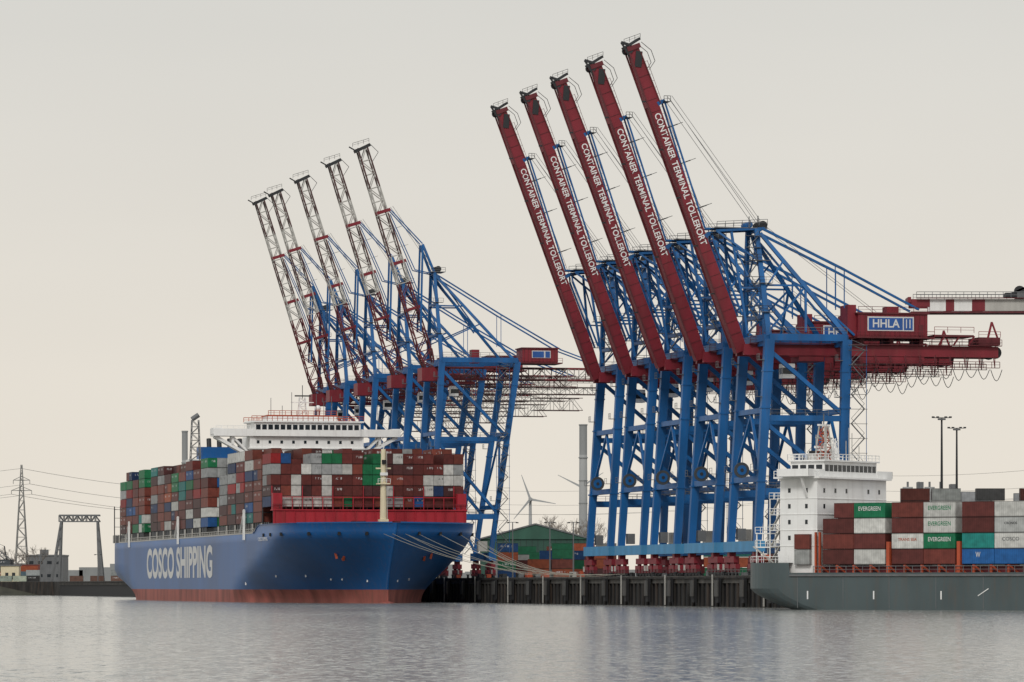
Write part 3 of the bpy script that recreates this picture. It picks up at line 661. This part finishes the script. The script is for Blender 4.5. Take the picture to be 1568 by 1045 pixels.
m=MB(); m.box(-12,12,209.5,220.5,17.1,40.5,M_WHITE); m.box(-9,9,210.5,219.5,40.5,44,M_HULLB)
for x in (-6,-3,0,3,6): m.cyl((x,215,44),(x,215.6,46.5),.7,M_DARK,10)
m.obj('funnel',SH)
text('COSCO SHIPPING','hull_lettering',SH,(-24.16,152,10.0),(0,-1,0),(0,0,1),8.6,124,M_LETTER,.035)
text('COSCO SHIPPING','bow_name',SH,(-hb(8,15.2)-.3,8,15.4),(.0,-1,0),(-.15,0,1),.9,14,M_WHITE,.01)
m=MB()
for y in (36,150,250):
    m.box(-24.6,-24.2,y,y+1.6,15.5,23,M_WHITE); m.beam((-24.5,y,23),(-24.5,y+6,17.4),.3,.3,M_WHITE)
m.obj('accommodation_ladder',SH)

def rope(p,q,sag,r=.13,n=14,mat=M_ROPE,mbx=None):
    m=mbx
    p=Vector(p);q=Vector(q);pr=None
    for i in range(n+1):
        t=i/n; c=p.lerp(q,t); c.z-=sag*4*t*(1-t)
        if pr is not None: m.beam(pr,c,r,r,mat)
        pr=c
mr_=MB()
inv=lambda X,Y,Z:( CU*(X+34.9)+SU*(Y-1090), -SU*(X+34.9)+CU*(Y-1090), Z)
for k,(sx,y,Yq,s) in enumerate(((1,-28,985,2.5),(1,-28,992,2.2),(1,-22,1000,2),(-1,-34,975,3),(-1,-35,970,3.4),(1,-12,1012,1.5),(1,-12,1017,1.7),(1,8,1050,1),(1,8,1046,1.3),(1,-34,960,4),(1,-34,955,3.2),(1,-2,1030,1.2),(1,-2,1024,1.4),(1,-32,978,2.9))):
    X,Y=qp(Yq,-2.8); p=inv(X,Y,6.6); rope((sx*hb(y,16.3),y,16.3),p,s,.07,mbx=mr_)
mr_.obj('mooring_lines',SH)

# ------------------------------------------------------------ feeder ship
TH=math.radians(-35); 
FS=empty('feeder_container_ship',(38.9+.574*13,775+.819*13,0),TH)
def fx0(z):
    if z<=0: return 8.5
    return max(0,8.0*(1-min(1,z/3.6))**1.4)
def fhb(x,z):
    t=min(1,(x-fx0(z)+.4)/9); s=min(1,max(0,(132-x)/30))
    return 13*(.55+.45*math.sqrt(max(0,1-(1-t)**2)))*(1-(1-s)**2.2)+.1
fz=[-2,0,.7,.701,1.4,2.1,2.8,3.6,4.8,5.9,8.0]
xs=[0,.15,.5,1,1.6,2.4,3.4,4.6,6,8,10.2,10.4]+[14+i*7 for i in range(12)]+[98,104,110,116,121,125,128,130,131.5,132]
m=MB();vs=[];R=2*len(xs);n=len(xs)
for z in fz:
    for sy in (-1,1):
        for x in xs:
            xx=fx0(z)+x*(132-fx0(z))/132; zz=z
            if z==8.0 : zz=8.0 if (x<=10.3 or x>110) else 6.3
            vs.append((xx,sy*fhb(xx,min(z,6)),zz))
m.v=vs
for r in range(len(fz)-1):
    mt=M_HULLG
    for k in range(n-1):
        a=r*R+k; m.f.append([a,a+1,a+R+1,a+R]); a+=n; m.f.append([a+1,a,a+R,a+R+1]); m.m+=[m.mi(mt)]*2
    a=r*R; m.f.append([a+n,a,a+R,a+R+n]); m.m.append(m.mi(mt))
r=len(fz)-2
for k in range(n-1):
    a=r*R+k; m.f.append([a,a+1,a+n+1,a+n]); m.m.append(m.mi(M_DRED))
r+=1
for k in range(10): a=r*R+k; m.f.append([a,a+1,a+n+1,a+n]); m.m.append(m.mi(M_GREY))
m.obj('hull',FS,False)
m=MB()
for x in (14,27,40): m.box(x-.12,x+.12,-13.15,-13.0,1.8,3.2,M_WHITE) 
m.beam((47,-13.1,2.4),(49,-13.1,3.6),.14,.14,M_WHITE)
for x in range(12,110,9): m.box(x-.05,x+.05,-13.13,-13.05,.3,6,M_GREY)
m.box(10.4,112,-13.35,-13.1,5.7,6.0,M_GREY)
m.box(16,118,-11.4,11.4,5.95,7.5,M_DRED)
x=16.2
while x<116:
    for sy in (-1,1):
        m.box(x-.2,x+.2,sy*12.5-.2,sy*12.5+.2,5.9,7.6,M_ORANGE)
        m.beam((x,sy*12.5,7.5),(x+1.6,sy*11.6,6),.25,.25,M_ORANGE)
    x+=3.3
m.rail((15,-12.9,6.3),(112,-12.9,6.3),M_GREY,1.1,1.6,.06)
for x in (29.55,43.1,56.7,70.2,83.7):
    for sy in(-1,1): m.box(x-.3,x+.3,sy*12.4-.4,sy*12.4+.4,6,11.5,M_ORANGE)
for x in (15.2,16.0): m.box(x-.15,x+.15,-12.6,-12.2,6,13.2,M_ORANGE)
m.obj('hatch_coamings',FS)
cb=CB()
W=(.58,.58,.55);MA=(.12,.03,.026);GR=(.01,.18,.08);TE=(.02,.27,.24);BL=(.015,.1,.30);RB=(.17,.04,.03);GY=(.38,.39,.38)
fb=[(16.6,[MA,RB,MA,MA]),(22.75,[W,MA,W,GR]),(30.1,[MA,W,MA,RB]),(36.25,[RB,GR,W,W]),(43.6,[BL,TE,MA,MA]),(49.75,[BL,W,GY,W]),
 (57.1,[GY,BL,MA,W]),(63.25,[MA,RB,GR,W]),(70.6,[RB,GY,MA]),(76.75,[MA,GR,BL]),(84.1,[GY,MA]),(90.2,[MA,W])]
H=2.62
for x,cols in fb:
    for c in range(10):
        y=-12.4+c*2.49
        cl=cols if c==0 else [rcol() for _ in range(len(cols)-(1 if random.random()<.25 else 0))]
        for t,col in enumerate(cl):
            if c==0 and x==16.6 and t==3: cb.add(x+2.2,y,7.7+t*H,3.9,2.42,H-.08,col,0.1); continue
            cb.add(x,y,7.7+t*H,6.05,2.42,H-.08,col,(.1 if c==0 else None))
for t,col in enumerate([GY,RB]): cb.add(10.9,-12.4,7.7+t*H,3.0,2.42,H-.06,col,.1)
cb.obj('deck_containers',FS)
M_GTXT=paint('green_lettering',(.01,.2,.09))
def ctext(s,x,t,mat,w=4.3,h=.72,dz=.2,y=-12.43): text(s,'container_lettering',FS,(x+3.02,y,7.7+t*H+H/2+dz),(1,0,0),(0,0,1),h,w,mat,.01)
ctext('EVERGREEN',22.75,3,M_LETTER); ctext('EVERGREEN',36.25,2,M_GTXT); ctext('EVERGREEN',36.25,1,M_LETTER); ctext('EVERGREEN',36.25,3,M_GTXT)
ctext('TRANS SEA',30.1,1,M_ORANGE,3.6,.5); ctext('COSCO',49.75,1,M_GREY,3.2,.6)
ctext('W',43.6,0,M_LETTER,.9,.9); ctext('CRONOS',49.75,2,M_DARK,2.4,.4)
m=MB()
a,b_=7.6,15.0; hw=11.6
m.box(a,b_,-hw,hw,6.0,22.4,M_WHITE)
for z in (10.9,13.6,16.3,19.0): m.box(a-.08,b_+.08,-hw-.08,hw+.08,z-.06,z+.06,M_WHITE)
for fi,z in enumerate((11.9,14.6,17.3,20.0)):
    for i in range(6):
        if (i*5+fi*3)%4==0: continue
        y=-9.6+i*3.7; m.box(b_-.02,b_+.05,y,y+.55,z,z+.75,M_GLASS)
    for x in (9.2,12.6): m.box(x,x+.5,-hw-.05,-hw+.02,z,z+.75,M_GLASS)
m.box(a-1,b_+.8,-hw-.6,hw+.6,22.4,22.7,M_WHITE)
m.box(a+.4,b_-.3,-8.8,8.8,22.7,25.4,M_WHITE)
m.box(a+.9,b_-.2,-14.2,14.2,22.72,22.92,M_WHITE)
for sy in (-1,1):
    m.box(b_-.35,b_-.2,sy*9 if sy>0 else -14.2,14.2 if sy>0 else -9,22.9,24.0,M_WHITE); m.box(a+.9,b_-.2,sy*14.1-.08,sy*14.1+.08,22.9,24.0,M_WHITE)
    m.beam((b_-2,sy*13.6,22.6),(b_-2,sy*11.7,19.2),.35,.3,M_WHITE)
for i in range(12): y=-8.5+i*1.44; m.box(b_-.32,b_-.26,y,y+1.15,23.7,24.8,M_GLASS)
for i in range(4): x=a+.7+i*1.6; m.box(x,x+1.2,-8.84,-8.78,23.7,24.8,M_GLASS)
m.box(a,b_+.1,-9.3,9.3,25.4,25.65,M_WHITE)
for p,q_ in (((b_,-9.2,25.65),(b_,9.2,25.65)),((a,-9.2,25.65),(b_,-9.2,25.65)),((a,-9.2,25.65),(a,9.2,25.65)),((a-1,-12,22.7),(a+1,-12,22.7)),((b_-.2,-12,22.8),(b_+.7,-12,22.8))): m.rail(p,q_,M_WHITE,1.0,1.2,.07)
for z in (10.9,13.6,16.3,19.0):
    m.box(a-2.2,a,-hw,hw,z-.1,z,M_WHITE); m.rail((a-2.2,-hw,z),(a-2.2,hw,z),M_WHITE,1,1.4,.06); m.rail((a-2.2,-hw,z),(a,-hw,z),M_WHITE,1,1,.06)
    m.beam((a-2.0,-hw+.3,z-2.7),(a-.2,-hw+.3,z),.12,.6,M_LGREY)
for y in (-hw+.1,-4,4,hw-.1): m.beam((a-2.1,y,8),(a-2.1,y,19),.16,.16,M_WHITE)
m.obj('deckhouse',FS)
m=MB()
m.lattice((10.5,-2.0,25.6),(10.5,-2.0,31.6),1.1,1.1,5,.22,lambda t:(M_LGREY,M_ORANGE),hw2=.55,hd2=.55)
m.lattice((10.5,1.6,25.6),(10.5,1.6,29.6),.5,.5,4,.14,lambda t:(M_WHITE,M_WHITE))
m.beam((10.5,-4.6,29.6),(10.5,.8,29.6),.25,.25,M_LGREY); m.beam((10.5,-3.8,31.8),(10.5,-.2,31.8),.4,.3,M_WHITE); m.beam((10.5,-2,31.6),(10.5,-2,33.8),.15,.15,M_GREY)
m.beam((10.0,-4.0,28),(10.0,0,28),.4,.4,M_WHITE); m.box(9.6,11.4,-3,-1,27.4,27.6,M_WHITE); m.rail((11.4,-3.4,27.6),(11.4,-.6,27.6),M_WHITE,1,.8)
for y,h in ((-7,4),(-5.6,2),(-3.6,6),(3,3.2),(4,5.5),(5,4.6),(7.4,2.4)): m.beam((12,y,25.6),(12,y,26+h),.11,.11,M_LGREY)
dome(m,(9,4.2,27.4),.8,M_WHITE); m.cyl((9,4.2,25.6),(9,4.2,27),.2,M_WHITE)
m.box(4.4,7.4,2.6,7.4,8,27.0,M_LGREY); m.box(4.6,7.2,2.8,7.2,27.0,27.6,M_DARK)
m.obj('radar_mast_and_funnel',FS)
m=MB()
pr=None
for x in (0.1,.6,1.6,3.4,6,8,10):
    pt=(x,-fhb(x,6)+.15,8.0)
    if pr: m.rail(pr,pt,M_WHITE,1.1,1.2,.06)
    pr=pt
m.rail((.15,-7,8),(.15,7,8),M_WHITE,1.1,1.4,.06)
m.box(2.2,6.4,-11,-7,10.6,10.8,M_WHITE)
for x,y in ((2.4,-10.8),(6.2,-10.8),(2.4,-7.2),(6.2,-7.2)): m.beam((x,y,8),(x,y,13.2),.2,.2,M_WHITE)
m.rail((2.2,-11,10.8),(6.4,-11,10.8),M_WHITE,1.1,1); m.box(2.2,6.4,-11,-7,13.0,13.15,M_WHITE); m.rail((2.2,-11,13.15),(6.4,-11,13.15),M_WHITE,1,1)
m.cyl((1.6,-5,8.8),(1.6,-2,8.8),.8,M_GREY,12); m.cyl((3.6,-10,8.8),(5,-10,8.8),.7,M_ORANGE,10); m.box(7.0,7.5,-11.4,-10.4,8,10,M_WHITE)
m.beam((6.5,-12,8),(2.5,-12,10.8),.1,.6,M_LGREY)
m.obj('aft_deck_gear',FS)

# ------------------------------------------------------------ striped-boom crane, top right
e=empty('ship_to_shore_crane',(0,880,0)); X=lambda px:(px-784)/F*880
m=MB()
x0,x1=X(1393),X(1905)
segs=[(1393,1422,M_RED),(1422,1446,M_WHITE),(1446,1459,M_RED),(1459,1486,M_WHITE) ,(1486,1506,M_RED),(1506,1568,M_LGREY),(1568,1905,M_LGREY)]
for sy in (-1,1):
    for p,q_,mt in segs:
        m.box(X(p),X(q_),sy*2.4-.5,sy*2.4+.5,57.6 if p>1400 else 58.4,59.9,mt)
    m.box(x0+1,x1,sy*3.4-.4,sy*3.4+.4,60.0,60.12,M_DRED); m.rail((x0+1,sy*3.8,60.1),(x1,sy*3.8,60.1),M_GREY,1.15,1.5,.07)
m.box(x0-.6,x0,-3.2,3.2,59.2,60.3,M_RED)
m.box(X(1393),X(1600),-3.1,3.1,57.2,57.5,M_DRED)
m.obj('boom',e)
m=MB(); xx=X(1560)
m.cyl((xx,-1.6,61.5),(xx,-1.2,61.5),1.1,M_DARK,16);m.beam((xx-2.6,-1.4,60.6),(xx+2.4,-1.4,62.8),.4,.4,M_DARK);m.box(xx-2.8,xx-.5,-2,2,60.4,61.2,M_DARK);m.box(xx-.6,xx+6,-2.4,2.4,60.2,61.2,M_GREY)
m.beam((xx+4,-1.6,61),(X(1800),-1.6,80),.4,.4,M_GREY);m.beam((xx+4,1.6,61),(X(1800),1.6,80),.4,.4,M_GREY)
m.obj('trolley_and_stays',e)
m=MB()
for px in (1800,1890):
    for sy in (-1,1): m.beam((X(px),sy*9,6),(X(px),sy*9,62),1.8,1.6,M_GREY)
for sy in (-1,1): m.beam((X(1800),sy*9,61),(X(1890),sy*9,61),1.4,1.2,M_GREY); m.beam((X(1800),sy*9,24),(X(1890),sy*9,24),1.4,1.2,M_GREY); m.beam((X(1800),sy*9,62),(X(1800),sy*2,80),.9,.9,M_GREY)
m.obj('portal_frame',e)

# ------------------------------------------------------------ background
def W2(px,Y): return (px-784)/F*Y
def Z2(py,Y): return 4+(898-py)/F*Y
def chimney(px,Y,py,w):
    e=empty('industrial_chimney',(W2(px,Y),Y,0)); m=MB(); zt=Z2(py,Y); r=w/2*Y/F
    m.cyl((0,0,6),(0,0,zt*.82),r*1.15,M_HAZE,20,r); m.cyl((0,0,zt*.82),(0,0,zt),r,M_HAZED,20,r)
    m.cyl((0,0,zt*.8),(0,0,zt*.8+.6),r*1.2,M_HAZED,20); m.cyl((0,0,zt-.6),(0,0,zt),r*1.12,M_HAZED,20)
    for k in range(1,6): m.cyl((0,0,zt*k/7.5),(0,0,zt*k/7.5+.4),r*1.16,M_HAZED,20)
    m.obj('chimney_stack',e)
chimney(893,2200,650,12); chimney(283,2200,660,9)
def turbine(px,Y,py,R,a0):
    e=empty('wind_turbine',(W2(px,Y),Y,0)); m=MB(); z=Z2(py,Y)
    m.cyl((0,0,6),(0,0,z),2.2,M_HAZE,12,1.2); m.box(-1.6,1.6,-3,5,z-1.5,z+1.5,M_HAZE); m.cyl((0,-5,z),(0,-3,z),1.4,M_HAZE,12)
    for k in range(3):
        a=a0+k*2*math.pi/3; d=Vector((math.sin(a),0,math.cos(a)))
        m.beam(Vector((0,-4,z)),Vector((0,-4,z))+d*R,2.2,.5,M_HAZE,.5,.2)
    m.obj('tower_and_rotor',e)
turbine(812,4000,765,23,-.35); turbine(890,4300,746,25,-1.1)
def warehouse(name,px0,px1,Y,pyr,pye,depth,wall,roof):
    e=empty(name,(W2((px0+px1)/2,Y),Y,0)); m=MB(); hw=(W2(px1,Y)-W2(px0,Y))/2; zr,ze=Z2(pyr,Y),Z2(pye,Y)
    m.box(-hw,hw,0,depth,6,ze,wall)
    m.add([(-hw-.5,-.5,ze),(hw+.5,-.5,ze),(0,-.5,zr),(-hw-.5,depth+.5,ze),(hw+.5,depth+.5,ze),(0,depth+.5,zr)],[(0,1,2),(3,5,4),(0,2,5,3),(1,4,5,2)],roof)
    m.beam((-hw-.6,-.7,ze),(0,-.7,zr+.1),.5,.3,M_GREY); m.beam((hw+.6,-.7,ze),(0,-.7,zr+.1),.5,.3,M_GREY)
    for i in range(5):
        x=-hw*.8+i*hw*.36; m.box(x,x+hw*.2,-.08,.02,6,6+(ze-6)*.5,M_GREY)
    for i in range(int(hw)): m.box(-hw+i*2,-hw+i*2+.12,-.06,0,6,ze,M_DARK)
    m.obj('walls_and_roof',e)
warehouse('green_warehouse',735,905,1560,803,826,60,M_GREENW,M_GREENR)
def block(name,px0,px1,Y,py,mat,floors=3):
    e=empty(name,(W2((px0+px1)/2,Y),Y,0)); m=MB(); hw=(W2(px1,Y)-W2(px0,Y))/2; z=Z2(py,Y)
    m.box(-hw,hw,0,30,6,z,mat); m.box(-hw-.3,hw+.3,-.3,30.3,z,z+.8,M_GREY)
    n=max(2,int(hw/2))
    for f in range(floors):
        zz=6+(z-6)*(f+.4)/floors
        for i in range(n): x=-hw+ (i+.3)*2*hw/n; m.box(x,x+hw/n,-.06,.02,zz,zz+1.6,M_GLASS)
    m.box(-hw*.3,hw*.1,5,12,z+.8,z+3.5,M_GREY)
    m.obj('building_shell',e)
block('office_building',1440,1492,1500,757,M_LGREY,5); block('power_station_building',1392,1436,1700,752,M_HAZE,4)
block('factory_building',196,262,2300,838,M_LGREY,2); block('storage_building',40,96,2350,852,M_GREY,2)
e=empty('storage_silo',(W2(1415,1650),1650,0)); m=MB()
for i in range(4): m.cyl((-6+i*4,0,6),(-6+i*4,0,Z2(746+3*(i%2),1650)),1.9,M_HAZE,14); m.cyl((-6+i*4,0,Z2(748,1650)),(-6+i*4,0,Z2(738,1650)),.4,M_GREY,8)
m.obj('silo_cells',e)
for px,Y,py in ((1442,1000,640),(1465,1070,656)):
    e=empty('floodlight_mast',(W2(px,Y),Y,0)); m=MB(); z=Z2(py,Y)
    m.cyl((0,0,6),(0,0,z),.42,M_DARK,10,.2); m.cyl((0,0,z-.5),(0,0,z-.15),.9,M_GREY,12); m.beam((-1.9,0,z),(1.9,0,z),.15,.2,M_DARK)
    for x in (-1.9,-.9,.9,1.9): m.box(x-.3,x+.3,-.4,.25,z-.05,z+.3,M_DARK)
    m.obj('pole_and_lamps',e)
def pylon(X_,Y,zt,w=7.5):
    e=empty('transmission_tower',(X_,Y,0)); m=MB()
    m.lattice((0,0,6),(0,0,zt*.72),w/2,w/2,9,.5,lambda t:(M_PYL,M_PYL),hw2=1.3,hd2=1.3,br=.3)
    m.lattice((0,0,zt*.72),(0,0,zt),1.3,1.3,6,.4,lambda t:(M_PYL,M_PYL),hw2=.3,hd2=.3,br=.26)
    for z,l in ((zt*.8,5.5),(zt*.88,4.5)):
        for s in (-1,1): m.beam((0,0,z),(s*l,0,z),.5,.5,M_PYL,.25,.25); m.beam((0,0,z+2.2),(s*l,0,z),.3,.3,M_PYL); m.beam((s*l,0,z),(s*l,0,z-2),.3,.3,M_PYL)
    m.obj('lattice_tower',e)
Yp=2450; zt=Z2(712,Yp); pylon(W2(33,Yp),Yp,zt); pylon(W2(-700,Yp),Yp-60,zt); pylon(W2(560,3100),3100,zt*1.1); pylon(W2(1240,3100),3100,zt*1.2); pylon(W2(1900,2500),2500,zt*1.25)
e=empty('power_line',(0,0,0)); m=MB()
P0=(W2(33,Yp),Yp);P1=(W2(-700,Yp),Yp-60);P2=(W2(560,3100),3100);P3=(W2(1240,3100),3100);P4=(W2(1900,2500),2500)
for (a,za),(b2,zb) in (((P0,zt),(P1,zt)),((P0,zt),(P2,zt*1.1)),((P2,zt*1.1),(P3,zt*1.2)),((P3,zt*1.2),(P4,zt*1.25))):
    for kk,l in ((.8,5.5),(.8,-5.5),(.88,4.5),(1.0,0)):
        rope((a[0]+l,a[1],za*kk-2),(b2[0]+l,b2[1],zb*kk-2),9,r=.17,n=16,mat=M_PYL,mbx=m)
m.obj('conductors',e)
Yg=2000; e=empty('portal_gantry_crane',(W2(122,Yg),Yg,0)); m=MB()
for s,xb,xt in ((-1,-11.5,-8.0),(1,11.5,8.0)):
    for y in (-3.5,3.5):
        m.beam((xb-1,y,6),(xt,y*.7,33),.8,.7,M_GREY); m.beam((xb+s*-2.6,y,6),(xt,y*.7,33),.8,.7,M_GREY)
    for k in range(5): z=9+k*5; t=(z-6)/27; xa=xb-1+(xt-xb+1)*t; xc=xb-s*2.6+(xt-xb+s*2.6)*t; m.beam((xa,-3.4,z),(xc,-3.4,z+1.5),.35,.35,M_GREY)
m.lattice((-9,0,34),(9,0,34),2.4,1.3,9,.45,lambda t:(M_GREY,M_GREY),br=.35); m.box(-9,9,-2,2,35.4,35.8,M_GREY)
m.obj('gantry_frame',e)
e=empty('container_yard',(0,0,0)); cb=CB()
def stackrow(px0,px1,Y,z0,tiers,L=12.2,p=.85,cbx=cb,pal=None):
    x=W2(px0,Y)
    while x<W2(px1,Y):
        h=random.randint(max(1,tiers-1),tiers)
        if random.random()<p:
            for t in range(h): cbx.add(x,Y,z0+t*2.6,L-.2,2.44,2.5,col=(pal and random.choice(pal)))
        x+=L+random.choice([.3,.4,3])
stackrow(-260,80,2010,8,3,12.2,.8,cb,[(.3,.07,.03),(.25,.05,.03),(.4,.1,.04),(.06,.07,.08),(.1,.16,.2)])
stackrow(20,210,2030,6.1,4,12.2,.6,cb,[(.2,.2,.19),(.08,.09,.1),(.2,.05,.04),(.3,.3,.28)])
stackrow(-200,25,1985,6.1,1,6.1,.4,cb,[(.45,.5,.4),(.3,.35,.3)])
stackrow(40,220,1990,6.1,2,6.1,.6,cb,[(.05,.06,.07),(.15,.08,.06),(.3,.32,.32),(.05,.1,.2),(.03,.03,.03)])
cb.obj('stacked_containers',e)
e=empty('quay_shed',(W2(8,1995),1995,0)); m=MB(); m.box(-2,6,0,8,6,13,M_CREAM); m.box(-2.5,6.5,-.5,8.5,13,13.5,M_GREY); m.box(0,1.4,-.05,0,7,10,M_GLASS); m.box(3,4.4,-.05,0,7,10,M_GLASS)
m.obj('shed_walls',e)
e=empty('rail_crane',(W2(10,2020),2020,0)); m=MB(); m.box(-3,3,-3,3,10,16,M_DARK); 
for sx in (-1,1): m.beam((sx*3,0,6),(sx*2,0,11),.7,.7,M_DARK)
m.lattice((2,0,15),(-14,0,27),.8,.8,7,.3,lambda t:(M_GREY,M_GREY)); m.beam((0,0,16),(-1,0,22),.5,.5,M_DARK); m.beam((-1,0,22),(-13,0,27),.15,.15,M_DARK)
m.obj('crane_body',e)
for px in (62,150,196):
    e=empty('lamp_post',(W2(px,1985),1985,0)); m=MB(); m.cyl((0,0,6),(0,0,18),.25,M_GREY,8,.15); m.beam((-1.4,0,18),(1.4,0,18),.2,.25,M_GREY); m.box(-1.7,-.9,-.3,.3,17.7,18,M_DARK); m.box(.9,1.7,-.3,.3,17.7,18,M_DARK); m.obj('pole_and_heads',e)
m=MB()
m.add([(-420,1962,-.2),(-140,1962,-.2),(-140,1974.9,5.2),(-420,1974.9,5.2)],[(0,1,2,3)],M_EARTH)
m.obj('embankment')
e=empty('container_yard',(0,0,0)); cb=CB()
DP=[(.10,.022,.02),(.15,.04,.028),(.06,.022,.022),(.008,.11,.05),(.012,.06,.18),(.22,.22,.21),(.3,.07,.03),(.015,.13,.12)]
for Y,a,b2,t in ((1200,808,925,3),(1240,790,925,3),(1300,762,930,4),(1400,760,1000,4)): stackrow(a,b2,Y,6.1,t,6.1,.85,cb,DP)
for Y in (1120,1180): stackrow(1000,1500,Y,6.1,3,12.2,.75,cb,DP)
stackrow(1385,1640,1000,6.1,4,12.2,.9,cb)
for k in range(4): stackrow(1380,1700,930+k*16,6.1,7,6.1,.88,cb,[(.6,.6,.57),(.5,.5,.47),(.4,.42,.4),(.3,.31,.32),(.14,.04,.03),(.1,.1,.1)])
cb.obj('stacked_containers',e)
for px,Y in ((785,1150),(842,1120),(878,1080)):
    e=empty('lamp_post',(W2(px,Y),Y,0)); m=MB(); z=Z2(800,Y); m.cyl((0,0,6),(0,0,z),.2,M_GREY,8,.12); m.beam((-1.2,0,z),(1.2,0,z),.14,.2,M_GREY); m.box(-1.5,-.8,-.3,.3,z-.25,z,M_DARK); m.box(.8,1.5,-.3,.3,z-.25,z,M_DARK); m.obj('pole_and_heads',e)
def tree_mass(name,px0,px1,Y,pyt,n):
    m=MB()
    for i in range(n):
        px=px0+(px1-px0)*i/max(1,n-1)+random.uniform(-2,2); yy=Y+random.uniform(-30,30); X_=W2(px,yy); h=(Z2(pyt,yy)-6)*random.uniform(.7,1.0)
        m.cyl((X_,yy,6),(X_,yy,6+h*.5),.4,M_BARK,6,.22)
        def br(p,d,l,r,g):
            q=p+d*l; m.beam(p,q,r,r,M_BARK,r*.6,r*.6)
            if g==0: return
            for _ in range(3 if g>1 else 4):
                nd=(d+Vector((random.uniform(-.8,.8),random.uniform(-.8,.8),random.uniform(-.1,.5)))).normalized(); br(q,nd,l*random.uniform(.55,.8),r*.6,g-1)
        for _ in range(4): br(Vector((X_,yy,6+h*random.uniform(.3,.5))),Vector((random.uniform(-.6,.6),random.uniform(-.6,.6),1)).normalized(),h*.26,.28,3)
    m.obj(name)
tree_mass('bare_trees',836,912,1700,789,9); tree_mass('bare_trees',-30,60,2300,835,7)
m=MB()
for (Y,x0,x1,h) in ((3500,-700,700,14),(4200,-900,900,18)):
    x=x0
    while x<x1:
        w_=random.uniform(8,40); hh=h*random.uniform(.5,1.15)
        m.box(x,x+w_,Y,Y+20,5.9,6+hh,M_HAZED); x+=w_*random.uniform(.9,1.5)
m.obj('background_skyline')
